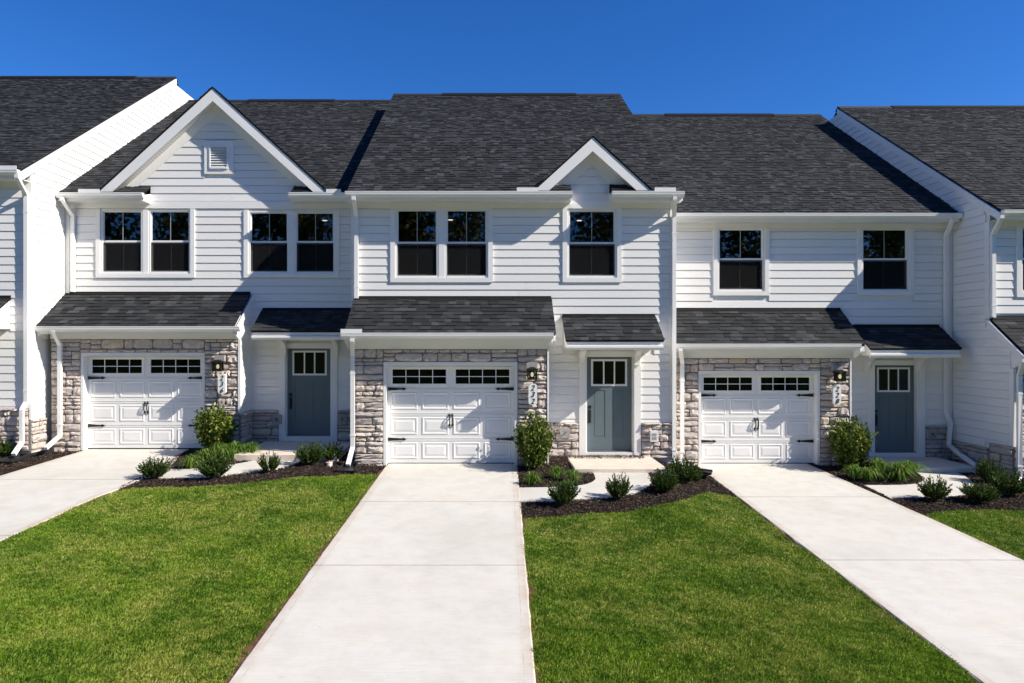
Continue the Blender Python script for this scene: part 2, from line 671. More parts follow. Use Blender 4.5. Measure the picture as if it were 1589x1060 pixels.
def stone_field(parent, u0, u1, z0, z1, base, mode='F', depth=.06, rows=None, seed=0):
    r = random.Random(seed)
    z = z0
    while z < z1 - .02:
        h = r.choice([.075, .10, .13, .16, .19, .22])
        if z1 - z - h < .07: h = z1 - z
        if h > .27: h = h / 2
        u = u0
        while u < u1 - .01:
            w = r.uniform(.14, .42) if h < .12 else r.uniform(.18, .60)
            if u1 - u - w < .13: w = u1 - u
            if h > .145 and r.random() < .42 and w > .2:
                s = h * r.uniform(.38, .62)
                c = u + w * r.uniform(.35, .65)
                if r.random() < .5 or w < .3:
                    put_stone(parent, u, u + w, z, z + s, depth * r.uniform(.6, 1.0), base, mode)
                    put_stone(parent, u, u + w, z + s, z + h, depth * r.uniform(.6, 1.0), base, mode)
                else:
                    put_stone(parent, u, c, z, z + h, depth * r.uniform(.75, 1.15), base, mode)
                    put_stone(parent, c, u + w, z, z + s, depth * r.uniform(.6, 1.0), base, mode)
                    put_stone(parent, c, u + w, z + s, z + h, depth * r.uniform(.6, 1.0), base, mode)
            else:
                put_stone(parent, u, u + w, z, z + h, depth * r.uniform(.65, 1.15), base, mode)
            u += w
        z += h


# ------------------------------------------------------------------ shingles
EXPO = .135


def tab_rows(x_int, y0, z0, tan, length, seed, widths=(.10, .13, .16, .20)):
    """yield (x0, x1, s, thickness); x_int(t) gives the X intervals of the course at horizontal run t"""
    r = random.Random(seed)
    c = 1 / math.sqrt(1 + tan * tan)
    n = int(length / c / EXPO)
    for i in range(n + 1):
        s = i * EXPO
        t = s * c
        if t > length - .02: break
        for a, b in x_int(t):
            x = a
            first = r.uniform(.08, .3)
            while x < b - .001:
                w = first if x == a else r.choice(widths) * r.uniform(.9, 1.1)
                if b - x - w < .07: w = b - x
                yield x, x + w, s, (.022 if r.random() < .5 else .011) + r.uniform(0, .002), min(EXPO + .03, length / c - s)
                x += w


def tab_verts(x0, x1, s, th, ln, y0, z0, tan):
    c = 1 / math.sqrt(1 + tan * tan)
    sn = tan * c

    def q(x, s_, n_):
        return (x, y0 + s_ * c - n_ * sn, z0 + s_ * sn + n_ * c)
    g = .0015
    return [q(x0 + g, s, .0), q(x1 - g, s, .0), q(x1 - g, s, th), q(x0 + g, s, th),
            q(x0 + g, s + ln, .0), q(x1 - g, s + ln, .0), q(x1 - g, s + ln, .003), q(x0 + g, s + ln, .003)]


TABF = [(0, 1, 2, 3), (3, 2, 6, 7), (1, 5, 6, 2), (0, 3, 7, 4)]


def shingles_single(parent, x_int, y0, z0, tan, length, seed):
    for x0, x1, s, th, ln in tab_rows(x_int, y0, z0, tan, length, seed, (.14, .18, .22, .26)):
        MB().poly(tab_verts(x0, x1, s, th, ln, y0, z0, tan), TABF).build('shingle', 'shingle', parent)


def shingles_joined(parent, x_int, y0, z0, tan, length, seed, xf=None):
    m = MB()
    for x0, x1, s, th, ln in tab_rows(x_int, y0, z0, tan, length, seed):
        v = tab_verts(x0, x1, s, th, ln, y0, z0, tan)
        if xf: v = [xf(p) for p in v]
        m.poly(v, TABF)
    o = m.build('shingles', 'shingle', parent)
    o['kind'] = 'stuff'
    return o


# ------------------------------------------------------------------ house pieces
def window(house, x0, x1, z0, z1, w, units=2, head=None, light=None, room=True):
    """double-hung window; x0..z1 outer edge of the vinyl frame, w the wall plane"""
    m = MB()
    cw, y0 = .105, w - .05
    m.box(x0 - cw, x0 - .002, y0, w + .02, z0 - cw, z1 + .01)
    m.box(x1 + .002, x1 + cw, y0, w + .02, z0 - cw, z1 + .01)
    m.box(x0 - .002, x1 + .002, y0, w + .02, z0 - cw, z0 - .002)
    win = m.build('window', 'trim', house)
    tag(win, 'white double window' if units == 2 else 'white single window')
    mull = .135
    wu = (x1 - x0 - mull * (units - 1)) / units
    fr = MB()
    f = .045
    for i in range(units):
        a = x0 + i * (wu + mull)
        b = a + wu
        zm = z0 + (z1 - z0) * .5
        fr.box(a, a + f, w - .02, w + .10, z0, z1)
        fr.box(b - f, b, w - .02, w + .10, z0, z1)
        fr.box(a + f, b - f, w - .02, w + .10, z1 - f, z1)
        fr.box(a + f, b - f, w - .025, w + .10, z0, z0 + f)
        if i:
            fr.box(a - mull, a, w - .03, w + .10, z0, z1)
        up, lo = MB(), MB()
        s = .022
        # upper sash, outermost
        up.box(a + f, b - f, w + .02, w + .05, zm - .028, zm + .028)
        up.box(a + f, b - f, w + .02, w + .05, z1 - f - s, z1 - f)
        up.box(a + f, a + f + s, w + .02, w + .05, zm + .028, z1 - f - s)
        up.box(b - f - s, b - f, w + .02, w + .05, zm + .028, z1 - f - s)
        up.build('sash', 'vinyl', win)
        lo.box(a + f, b - f, w + .055, w + .085, zm - .05, zm + .0)
        lo.box(a + f, b - f, w + .055, w + .085, z0 + f, z0 + f + .04)
        lo.box(a + f, a + f + s, w + .055, w + .085, z0 + f + .04, zm - .05)
        lo.box(b - f - s, b - f, w + .055, w + .085, z0 + f + .04, zm - .05)
        lo.build('sash', 'vinyl', win)
        cx = (a + b) / 2
        g0, g1 = a + f + s, b - f - s
        for yy, za, zb in ((w + .034, zm + .028, z1 - f - s), (w + .068, z0 + f + .04, zm - .05)):
            MB().box(g0, cx - .009, yy, yy + .004, za, zb).build('pane', 'glass', win)
            MB().box(cx + .009, g1, yy, yy + .004, za, zb).build('pane', 'glass', win)
            MB().box(cx - .009, cx + .009, yy - .001, yy + .010, za, zb).build('muntin', 'muntin', win)
        MB().box(a + f, b - f, w + .008, w + .010, z0 + f, zm - .02).build('insect_screen', 'screen', win)
    fr.build('window_frame', 'vinyl', win)
    # dark room behind
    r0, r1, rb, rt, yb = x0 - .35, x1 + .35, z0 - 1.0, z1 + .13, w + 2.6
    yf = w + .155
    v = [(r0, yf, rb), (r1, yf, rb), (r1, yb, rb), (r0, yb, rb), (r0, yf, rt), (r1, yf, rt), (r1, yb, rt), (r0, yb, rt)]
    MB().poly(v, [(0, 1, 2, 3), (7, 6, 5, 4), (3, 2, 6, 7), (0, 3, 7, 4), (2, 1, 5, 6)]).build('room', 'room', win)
    return win


def ring_panel(x0, x1, z0, z1, y, prof):
    """concentric moulded panel; prof = [(inset, outward)]"""
    m = MB()
    v, f = [], []
    for ins, o in prof:
        v += [(x0 + ins, y - o, z0 + ins), (x1 - ins, y - o, z0 + ins), (x1 - ins, y - o, z1 - ins), (x0 + ins, y - o, z1 - ins)]
    for k in range(len(prof) - 1):
        for j in range(4):
            a, b = k * 4 + j, k * 4 + (j + 1) % 4
            f.append((a, b, b + 4, a + 4))
    q = (len(prof) - 1) * 4
    f.append((q, q + 1, q + 2, q + 3))
    return m.poly(v, f)


def garage_door(house, x0, x1, z0, z1, y):
    """four-section carriage door: z0 floor, y the door's face"""
    W, H = x1 - x0, z1 - z0
    dr = MB().box(x0, x1, y + .012, y + .05, z0 + .02, z1).build('garage_door', 'door_white', house)
    zs = [z0 + .02, z0 + H * .255, z0 + H * .51, z0 + H * .765, z1]
    for i in range(4):
        zb = zs[i] + (.004 if i else 0)
        m = MB()
        m.box(x0 + .003, x1 - .003, y, y + .012, zb, zs[i + 1] - .004)
        if i:
            m.box(x0 + .003, x1 - .003, y - .006, y, zb, zb + .022)
        if i < 3:
            m.box(x0 + .003, x1 - .003, y - .006, y, zs[i + 1] - .040, zs[i + 1] - .012)
        m.build('door_section', 'door_white', dr)
    prof = [(0, 0), (.012, .011), (.026, .011), (.042, .003), (.058, .003), (.10, .011)]
    mx, gap = W * .028, W * .036
    pw = (W - 2 * mx - 3 * gap) / 4
    for i in range(3):
        for j in range(4):
            a = x0 + mx + j * (pw + gap)
            ring_panel(a, a + pw, zs[i] + H * .045, zs[i + 1] - H * .035, y - .0005, prof).build('raised_panel', 'door_white', dr)
    # windows in the top section
    for c0, c1 in ((x0 + W * .02, x0 + W * .482), (x0 + W * .518, x1 - W * .02)):
        za, zb = zs[3] + H * .025, zs[4] - H * .012
        b = .055
        fm = MB()
        fm.box(c0, c1, y - .022, y + .004, zb - b, zb)
        fm.box(c0, c1, y - .022, y + .004, za, za + b)
        fm.box(c0, c0 + b, y - .022, y + .004, za + b, zb - b)
        fm.box(c1 - b, c1, y - .022, y + .004, za + b, zb - b)
        g0, g1, h0, h1 = c0 + b, c1 - b, za + b, zb - b
        t = .016
        for q in range(1, 4):
            cx = g0 + (g1 - g0) * q / 4
            fm.box(cx - t / 2, cx + t / 2, y - .016, y - .002, h0, h1)
        cz = (h0 + h1) / 2
        fm.box(g0, g1, y - .0165, y - .0025, cz - t / 2, cz + t / 2)
        fm.build('window_insert', 'door_white', dr)
        MB().box(g0, g1, y - .003, y - .001, h0, h1).build('window_backing', 'rubber', dr)
        for q in range(4):
            for s_ in range(2):
                MB().box(g0 + (g1 - g0) * q / 4 + t / 2, g0 + (g1 - g0) * (q + 1) / 4 - t / 2, y - .009, y - .006,
                         (h0, cz + t / 2)[s_], (cz - t / 2, h1)[s_]).build('pane', 'thin_glass', dr)
    MB().box(x0 + .01, x1 - .01, y - .006, y + .03, z0 + .001, z0 + .024).build('bottom_seal', 'rubber', dr)
    # strap hinges
    for zz in (zs[1], zs[3]):
        zz = zz - .004
        for sgn, xa in ((1, x0 + .015), (-1, x1 - .015)):
            L = .40
            pts = [(xa, zz - .038), (xa + sgn * L * .78, zz - .014), (xa + sgn * L * .80, zz - .034), (xa + sgn * L, zz), (xa + sgn * L * .80, zz + .034),
                   (xa + sgn * L * .78, zz + .014), (xa, zz + .038)]
            if sgn < 0: pts = pts[::-1]
            MB().prism_y(pts, y - .026, y - .007).build('strap_hinge', 'black_iron', dr)
    # pulls
    cx, cz = (x0 + x1) / 2, z0 + H * .445
    for s_ in (-1, 1):
        m = MB()
        px = cx + s_ * .033
        path = [(px, y - .012, cz + .10), (px, y - .055, cz + .07), (px, y - .068, cz), (px, y - .055, cz - .07), (px, y - .012, cz - .10)]
        for a, b in zip(path[:-1], path[1:]):
            m.cyl(a, b, .012, .012, 6)
        for e in (1, -1):
            m.prism_y([(px - .026, cz + e * .095), (px - .012, cz + e * .115), (px, cz + e * .155), (px + .012, cz + e * .115), (px + .026, cz + e * .095), (px, cz + e * .075)][::e], y - .022, y - .001)
        m.build('door_pull', 'black_iron', dr)
    return dr


def front_door(house, x0, x1, z0, z1, w, cw=.15):
    """craftsman door in a recess, with casing; w the wall plane"""
    yd = w + .10
    d = MB().box(x0, x1, yd + .012, yd + .05, z0, z1)
    W, H = x1 - x0, z1 - z0
    # face made of rails and stiles round the two sunk panels and the light
    la, lb, lz0, lz1 = x0 + W * .145, x1 - W * .145, z1 - H * .29, z1 - H * .045
    p = [(x0 + W * .165, x0 + W * .415), (x0 + W * .575, x0 + W * .825)]
    pz0, pz1 = z0 + H * .145, z0 + H * .645
    d.box(x0, x1, yd, yd + .012, z0, pz0)
    d.box(x0, x1, yd, yd + .012, pz1, z1)
    d.box(x0, p[0][0], yd, yd + .012, pz0, pz1)
    d.box(p[0][1], p[1][0], yd, yd + .012, pz0, pz1)
    d.box(p[1][1], x1, yd, yd + .012, pz0, pz1)
    door = d.build('front_door', 'door_blue', house)
    tag(door, 'blue grey craftsman door')
    for a, b in p:
        ring_panel(a + .006, b - .006, pz0 + .006, pz1 - .006, yd + .0115, [(0, 0), (.02, .004), (.03, .004)]).build('door_panel', 'door_blue', door)
    fm = MB()
    b = .045
    fm.box(la - b, lb + b, yd - .014, yd, lz1, lz1 + b)
    fm.box(la - b, lb + b, yd - .014, yd, lz0 - b, lz0)
    fm.box(la - b, la, yd - .014, yd, lz0, lz1)
    fm.box(lb, lb + b, yd - .014, yd, lz0, lz1)
    for q in (1, 2):
        cx = la + (lb - la) * q / 3
        fm.box(cx - .016, cx + .016, yd - .012, yd - .001, lz0, lz1)
    fm.build('light_frame', 'vinyl', door)
    MB().box(la, lb, yd - .003, yd - .001, lz0, lz1).build('light_backing', 'room_brown', door)
    for q in range(3):
        MB().box(la + (lb - la) * q / 3 + .016 * (q > 0), la + (lb - la) * (q + 1) / 3 - .016 * (q < 2), yd - .009, yd - .006, lz0, lz1).build('pane', 'thin_glass', door)
    # handle set
    hx, hz = x0 + .07, z0 + H * .42
    m = MB()
    m.box(hx - .035, hx + .035, yd - .02, yd, hz + .06, hz + .13)
    m.build('dead_bolt', 'black_iron', door)
    m = MB()
    m.box(hx - .03, hx + .03, yd - .015, yd, hz - .26, hz + .03)
    for a, b_ in (((hx, yd - .015, hz - .02), (hx, yd - .07, hz - .03)), ((hx, yd - .07, hz - .03), (hx, yd - .07, hz - .19)), ((hx, yd - .07, hz - .19), (hx, yd - .015, hz - .23))):
        m.cyl(a, b_, .013, .013, 6)
    m.build('door_handle', 'black_iron', door)
    # jamb, casing, sill
    m = MB()
    m.box(x0 - .03, x0 - .003, w - .005, w + .15, z0 - .02, z1 + .03)
    m.box(x1 + .003, x1 + .03, w - .005, w + .15, z0 - .02, z1 + .03)
    m.box(x0 - .003, x1 + .003, w - .005, w + .15, z1 + .004, z1 + .03)
    m.build('door_jamb', 'trim', house)
    m = MB()
    m.box(x0 - .03 - cw, x0 - .03, w - .055, w + .03, z0 - .14, z1 + .03)
    m.box(x1 + .03, x1 + .03 + cw, w - .055, w + .03, z0 - .14, z1 + .03)
    m.box(x0 - .03 - cw, x1 + .03 + cw, w - .056, w + .03, z1 + .03, z1 + .13)
    m.build('door_casing', 'trim', house)
    m = MB()
    m.box(x0 - .03, x1 + .03, w - .042, w + .14, z0 - .16, z0 - .025)
    m.build('door_sill', 'trim', house)
    MB().box(x0 - .003, x1 + .003, w + .0, w + .14, z0 - .024, z0 - .002).build('threshold', 'threshold', house)
    return door


def gutter(house, x0, x1, yb, zt, depth=.11, name='gutter'):
    """K-style gutter: yb its back, zt its rim"""
    p = [(0, 0), (0, -.115), (-.055, -.115), (-.075, -.09), (-.10, -.065), (-.105, -.02), (-depth, -.016), (-depth, 0), (-depth + .012, 0), (-depth + .012, -.012),
         (-.093, -.03), (-.085, -.06), (-.05, -.10), (-.012, -.10), (-.012, 0)]
    m = MB().prism_x([(yb + a, zt + b) for a, b in p], x0, x1)
    for xe in (x0, x1):
        m.prism_x([(yb + a, zt + b) for a, b in p[:8]], xe - .004, xe + .004)
    return m.build(name, 'gutter_white', house)


def downspout(house, path, side=(1, 0, 0), straps=()):
    m = MB().tube(path, .085, .065, side)
    o = m.build('downspout', 'gutter_white', house)
    for (x, y, z) in straps:
        MB().box(x - .056, x + .056, y - .036, y + .045, z - .014, z + .014).build('strap', 'gutter_white', o)
    return o


def roof_deck(pts_front, x0, x1, th, house, name='main_roof'):
    m = MB()
    return m


def bracket(canopy, x, w, zt, width=.12, d=.34, h=.37):
    pts = [(w, zt), (w - d, zt), (w - d, zt - .06)]
    for i in range(7):
        a = i / 6 * math.pi / 2
        pts.append((w - .07 - (d - .09) * (1 - math.sin(a)), zt - .07 - (h - .12) * (1 - math.cos(a))))
    pts += [(w - .07, zt - h), (w, zt - h)]
    MB().prism_x(pts, x - width / 2, x + width / 2).build('bracket', 'trim', canopy)


ROOF_TAN = .667
SHED_TAN = .755


KIND = {'236': 'house with the wide gable', '232': 'house with the small gable', '228': 'house without a gable'}


def lantern(x, y, z, num):
    """wall lantern; y the stone face, z the bottom of its body"""
    r = empty('wall_lantern', (x, y, z))
    MB().box(x - .115, x + .115, y - .085, y + .0, z + .235, z + .36).build('mounting_block', 'grey_block', r)
    m = MB()
    m.box(x - .10, x + .10, y - .255, y - .075, z + .0, z + .022)
    for sx in (-1, 1):
        for yy in (y - .247, y - .095):
            m.box(x + sx * .092 - .011, x + sx * .092 + .011, yy, yy + .018, z + .022, z + .205)
    m.box(x - .118, x + .118, y - .27, y - .065, z + .205, z + .225)
    # pitched cap
    a, b = z + .225, z + .262
    m.poly([(x - .10, y - .255, a), (x + .10, y - .255, a), (x + .10, y - .08, a), (x - .10, y - .08, a),
            (x - .045, y - .20, b), (x + .045, y - .20, b), (x + .045, y - .13, b), (x - .045, y - .13, b)],
           [(0, 1, 5, 4), (1, 2, 6, 5), (2, 3, 7, 6), (3, 0, 4, 7), (4, 5, 6, 7)])
    m.box(x - .05, x + .05, y - .09, y - .07, z + .02, z + .20)
    m.build('lantern_frame', 'lantern_metal', r)
    g = MB()
    g.box(x - .081, x + .081, y - .243, y - .240, z + .024, z + .203)
    g.box(x - .093, x - .090, y - .229, y - .095, z + .024, z + .203)
    g.box(x + .090, x + .093, y - .229, y - .095, z + .024, z + .203)
    g.build('lantern_glass', 'glass', r)
    b = MB()
    prof = [(.0, .010), (.02, .026), (.05, .034), (.08, .027), (.10, .012)]
    for (h0, r0), (h1, r1) in zip(prof[:-1], prof[1:]):
        b.cyl((x, y - .165, z + .055 + h0), (x, y - .165, z + .055 + h1), r0, r1, 10)
    b.build('bulb', 'bulb', r, True)
    MB().cyl((x, y - .165, z + .022), (x, y - .165, z + .058), .016, .014, 8).build('bulb_socket', 'lantern_metal', r)
    return tag(r, 'lit black wall lantern beside the garage of the ' + KIND[num], 'lantern', 'wall lanterns beside the garage doors')


def digit_mesh(ch, size):
    cu = bpy.data.curves.new('digit', 'FONT')
    cu.body = ch
    cu.size = size
    cu.shear = .32
    cu.extrude = .004
    cu.offset = .0008
    cu.align_x = 'CENTER'
    o = bpy.data.objects.new('digit_tmp', cu)
    COL.objects.link(o)
    dg = bpy.context.evaluated_depsgraph_get()
    me = bpy.data.meshes.new_from_object(o.evaluated_get(dg))
    bpy.data.objects.remove(o)
    bpy.data.curves.remove(cu)
    me.materials.clear()
    me.materials.append(MATS['black_iron'])
    return me


def plaque(x, y, z, num):
    """white vertical address plaque centred at (x, z) on the stone"""
    r = empty('address_plaque', (x, y, z))
    w, h = .09, .222
    c = .035
    pts = [(x - w + c, z - h), (x + w - c, z - h), (x + w, z - h + c), (x + w, z + h - c), (x + w - c, z + h), (x - w + c, z + h), (x - w, z + h - c), (x - w, z - h + c)]
    MB().prism_y(pts, y - .09, y - .02).build('board', 'plaque', r)
    for i, ch in enumerate(num):
        me = digit_mesh(ch, .16)
        o = bpy.data.objects.new('digit', me)
        COL.objects.link(o)
        o.rotation_euler = (math.pi / 2, 0, 0)
        o.location = (x - .012, y - .094, z + .085 - i * .14)
        attach(o, r)
    return tag(r, 'white vertical address plaque reading ' + num + ' on the ' + KIND[num], 'plaque', 'address plaques under the lanterns')


# ------------------------------------------------------------------ one townhouse
def townhouse(c):
    x0, x1, w, gy = c['x0'], c['x1'], c['w'], c['gy']
    ze, zf = c['ze'], c['floor']
    root = empty('townhouse', ((x0 + x1) / 2, w, zf))
    tag(root, c['label'], 'house', 'attached townhouses of the row')
    gx0, gx1 = c.get('gar', (None, None))
    ztop = ze - .17                      # soffit level
    gab = c.get('gable')                 # (xp, zp, ret0, ret1)
    wins, door = c['windows'], c.get('door')
    zs0 = c['base']                      # bottom of the stone base
    zcap = c['cap']                      # top of the stone base
    shed_top = c.get('shed_top')
    phase = c['phase']

    # ---- front wall with openings
    holes = [(a, b, za, zb) for a, b, za, zb, u in wins]
    if door: holes.append((door[0] - .03, door[1] + .03, door[2] - .16, door[3] + .03))
    if 'gd' in c:
        g = c['gd']
        holes.append((g[0] - .1, g[1] + .1, zf - .5, g[3] + .05))
    fw = holed_wall(x0 + .01, x1 - .01, w, w + .15, zs0 - .3, ze + .1, holes).build('front_wall', 'siding', root)
    cb = .12                             # corner boards

    def PF(u, o, z): return (u, w - o, z)
    sh = []
    for a, b, za, zb, u in wins:
        sh.append((a - .107, b + .107, za - .107, zb + .6))
    if door: sh.append((door[0] - .182, door[1] + .182, zs0 - 1, door[3] + .132))
    if gx0 is not None: sh.append((gx0 - .5 if c['gar_left'] else gx0, gx1 + .002, zs0 - 1, shed_top - .02))
    if 'canopy' in c:
        k = c['canopy']
        sh.append((k[0] + .02, k[1] - .02, k[2] - .72, k[2] - .02))
    siding(fw, PF, zcap, ze - .285, phase, lambda z: x0 + cb, lambda z: x1 - cb, sh, pitch=c.get('pitch', PITCH), rs=c['seed'])
    MB().box(x0 + .004, x0 + cb - .002, w - .044, w, zcap, ztop - .003).build('corner_board', 'trim', root)
    MB().box(x1 - cb + .002, x1 - .004, w - .044, w, zcap, ztop - .003).build('corner_board', 'trim', root)
    # frieze under the soffit, thin bead under it
    MB().box(x0 + cb, x1 - cb, w - .042, w, ze - .283, ztop - .002 + (.06 if gab else 0)).build('frieze_board', 'trim', root)

    # ---- stone base beside the door
    if door:
        for a, b in ((gx1 if gx0 is not None else x0, door[0] - .185), (door[1] + .185, x1 - .012)):
            if b - a < .08: continue
            sb = MB().box(a, b, w - .04, w - .001, zs0, zcap - .055).build('stone_base', 'mortar', root)
            stone_field(sb, a + .003, b - .003, zs0, zcap - .055, w - .035, 'F', .065, seed=int(a * 100))
            u = a
            rr = random.Random(int(a * 77))
            while u < b - .01:
                wd = min(rr.uniform(.4, .6), b - u)
                if b - u - wd < .2: wd = b - u
                o = put_stone(sb, u, u + wd, zcap - .06, zcap, .135, w - .002, 'F')
                o.name = 'cap_stone'
                u += wd

    # ---- windows and door
    for a, b, za, zb, u in wins:
        window(root, a, b, za, zb, w, u)
    if door: front_door(root, *door, w)

    # ---- main roof
    RUN = c.get('run', 7.05)
    ye, yr = w - .37, w - .37 + RUN
    zr = ze + ROOF_TAN * RUN
    th = .16
    m = MB()
    # slab over the house and, at the eave, only where there is a gutter
    def zl(y): return ze + ROOF_TAN * (y - ye)
    cuts = c['gutters']
    m.prism_x([(w + .06, zl(w + .06)), (yr, zr), (yr + RUN, ze), (yr + RUN, ze - th), (yr, zr - th), (w + .06, zl(w + .06) - th)], x0, x1)
    for a, b in cuts:
        a2, b2 = max(a, x0), min(b, x1)
        m.prism_x([(ye + .01, ze + .006), (w + .06, zl(w + .06)), (w + .06, zl(w + .06) - th), (w - .05, zl(w - .05) - th), (ye + .01, ze - .03)], a2, b2)
    roof = m.build('main_roof', 'roof_edge', root)

    def xi(t):
        if t < .40: return [(max(a, x0 - .03), min(b, x1 + .03)) for a, b in cuts]
        return [(x0 - .03, x1 + .03)]
    shingles_joined(roof, xi, ye - .03, ze - .02 + .008, ROOF_TAN, RUN + .03, c['seed'])
    va, vb = c['vent']
    mv = MB().prism_x([(yr - .17, zr - .09), (yr, zr + .025), (yr + .17, zr - .09), (yr + .17, zr - .05), (yr, zr + .066), (yr - .17, zr - .05)], va, vb)
    mv.build('ridge_vent', 'roof_edge', roof)
    MB().prism_x([(yr - .15, zr - .085), (yr, zr + .02), (yr + .15, zr - .085), (yr + .15, zr - .06), (yr, zr + .045), (yr - .15, zr - .06)], x0 - .02, x1 + .02).build('ridge_cap', 'shingle', roof)
    # rake boards at both ends and the wall strips under them
    for s_, xx in ((-1, x0), (1, x1)):
        MB().prism_x([(ye + .0, ze - .04), (yr, zr - .035), (yr, zr - .215), (ye + .0, ze - .22)], xx + s_ * .002, xx + s_ * .046).build('rake_board', 'trim', root)
        sidew = MB().prism_x([(w + .02, zs0 - .3), (w + .02, zl(w) - .18), (yr, zr - .18), (yr + RUN - .4, ze - .1), (yr + RUN - .4, zs0 - .3)], xx - .09 * (s_ > 0) + .004 * (s_ < 0), xx + .09 * (s_ < 0) - .004 * (s_ > 0)).build('side_wall', 'siding', root)
        rows = c.get('side_rows', {}).get(s_)
        if rows:
            def PS(u, o, z, s_=s_, xx=xx): return (xx + s_ * (o - .004), u, z)

            def yfront(z, s_=s_): return max(w + (.10 if rows.get('corner', True) else .0), ye + (z - (ze - .20)) / ROOF_TAN)
            def yback(z): return max(rows['yb'](z), yfront(z))
            sg = rows['z0']
            siding(sidew, PS, sg, zr - .22, phase, yfront, yback, rows.get('holes', ()), pitch=c.get('pitch', PITCH), rs=c['seed'] + 5)
            MB().box(xx + s_ * -.002, xx + s_ * .044, w - .044, w + .098, (shed_top - .02 if s_ in c.get('bay_rows', {}) else sg), ztop + .0).build('corner_board', 'trim', root)
    MB().box(x0 + .1, x1 - .1, yr + RUN - .5, yr + RUN - .4, zs0 - .3, ze - .05).build('back_wall', 'siding', root)
    # eave: fascia, soffit, gutter
    for a, b in cuts:
        m = MB().box(a, b, ye + .012, ye + .035, ze - .175, ze - .03)
        m.build('fascia', 'trim', root)
        MB().box(a, b, ye + .035, w - .043, ze - .172, ze - .155).build('soffit', 'soffit', root)
        gutter(root, a - .012, b + .012, ye + .012, ze + .008)
        # closed ends of a return
        for e, inner in ((a, a > x0 + .2), (b, b < x1 - .2)):
            if inner:
                s2 = 1 if e == a else -1
                MB().prism_x([(ye + .036, ze - .154), (ye + .036, ze - .02), (w - .002, zl(w) - .02), (w - .002, ze - .154)], e, e + s2 * .02).build('return_end', 'trim', root)
    for (a, b) in c.get('guards', ()):
        MB().box(a, b, ye - .097, ye - .087, ze + .004, ze + .085).build('splash_guard', 'gutter_white', root)

    # ---- gable
    if gab:
        xp, zp, r0, r1 = gab
        mt, oh = .91, .31
        vd = .33
        gw = MB()
        bot = ze - .16
        hb = (zp - .30 - bot) / mt
        gw.prism_y([(xp - hb, bot), (xp + hb, bot), (xp, zp - .30)], w + .001, w + .10)
        gw = gw.build('gable_wall', 'siding', root)
        gh = []
        if 'gvent' in c:
            vx, vz, vw, vh = c['gvent']
            gh = [(vx - vw - .005, vx + vw + .005, vz - vh - .005, vz + vh + .005)]
        siding(gw, PF, ze - .11, zp - .5, phase, lambda z: xp - max(.0, (zp - .42 - z) / mt), lambda z: xp + max(.0, (zp - .42 - z) / mt), gh, pitch=c.get('pitch', PITCH), rs=c['seed'] + 9)
        # gable roof planes running back into the main roof
        yv = ye + (zp - ze) / ROOF_TAN
        for s_ in (-1, 1):
            xa = xp + s_ * (zp - ze) / mt
            # board on the wall under the soffit
            o1, o2 = .30, .56
            zb_ = ze - .10
            MB().prism_y([(xp, zp - o1), (xp + s_ * (zp - o1 - zb_) / mt, zb_), (xp + s_ * (zp - o2 - zb_) / mt, zb_), (xp, zp - o2)], w - .046, w - .001).build('gable_frieze', 'trim', root)
            # rake fascia with a drip edge
            MB().prism_y([(xp, zp - .035), (xp + s_ * (zp - .035 - ze) / mt, ze + .012), (xp + s_ * (zp - vd - ze) / mt, ze + .012), (xp, zp - vd)], w - oh, w - oh + .028).build('rake_board', 'trim', root)
            # soffit
            dz = -.30
            MB().poly([(xp, w - oh + .028, zp + dz), (xp + s_ * (zp + dz - ze) / mt, w - oh + .028, ze), (xp + s_ * (zp + dz - ze) / mt, w, ze), (xp, w, zp + dz),
                       (xp, w - oh + .028, zp + dz + .02), (xp + s_ * (zp + dz - ze) / mt, w - oh + .028, ze + .02), (xp + s_ * (zp + dz - ze) / mt, w, ze + .02), (xp, w, zp + dz + .02)],
                      [(0, 1, 2, 3), (7, 6, 5, 4), (0, 4, 5, 1), (1, 5, 6, 2), (2, 6, 7, 3)]).build('gable_soffit', 'soffit', root)
            # roof plane
            gm = MB()
            t0 = .035
            ext = .02
            ax, az = xp + s_ * (zp - ze + ext) / mt, ze - ext
            gm.poly([(xp, w - oh - .012, zp), (ax, w - oh - .012, az), (ax, ye + .5, az), (xp, yv + .3, zp),
                     (xp, w - oh - .012, zp - t0), (ax, w - oh - .012, az - t0), (ax, ye + .5, az - t0), (xp, yv + .3, zp - t0)],
                    [(0, 1, 2, 3), (7, 6, 5, 4), (0, 4, 5, 1), (1, 5, 6, 2), (2, 6, 7, 3)])
            gr = gm.build('gable_roof', 'roof_edge', root)
            # shingles: courses along Y, climbing toward the ridge
            half = (zp - ze) / mt

            def gi(t, half=half):
                yb = ye + .3 + (yv - ye) * (t / half)
                return [(w - oh - .02, yb)]
            shingles_joined(gr, gi, 0, 0, mt, half, c['seed'] + 20 + s_, xf=lambda p, s_=s_: (xp + s_ * (half - p[1]), p[0], ze + p[2] + .002))
        if 'gvent' in c:
            vx, vz, vw, vh = c['gvent']
            m = MB()
            t = .12
            m.box(vx - vw, vx + vw, w - .056, w, vz + vh - t, vz + vh)
            m.box(vx - vw, vx + vw, w - .056, w, vz - vh, vz - vh + t)
            m.box(vx - vw, vx - vw + t, w - .056, w, vz - vh + t, vz + vh - t)
            m.box(vx + vw - t, vx + vw, w - .056, w, vz - vh + t, vz + vh - t)
            gv = m.build('gable_vent', 'trim', root)
            a, b, q0, q1 = vx - vw + t, vx + vw - t, vz - vh + t, vz + vh - t
            MB().box(a, b, w - .006, w + .0, q0, q1).build('vent_backing', 'trim', gv)
            m = MB()
            m.box(a, a + .035, w - .075, w - .006, q0, q1)
            m.box(b - .035, b, w - .075, w - .006, q0, q1)
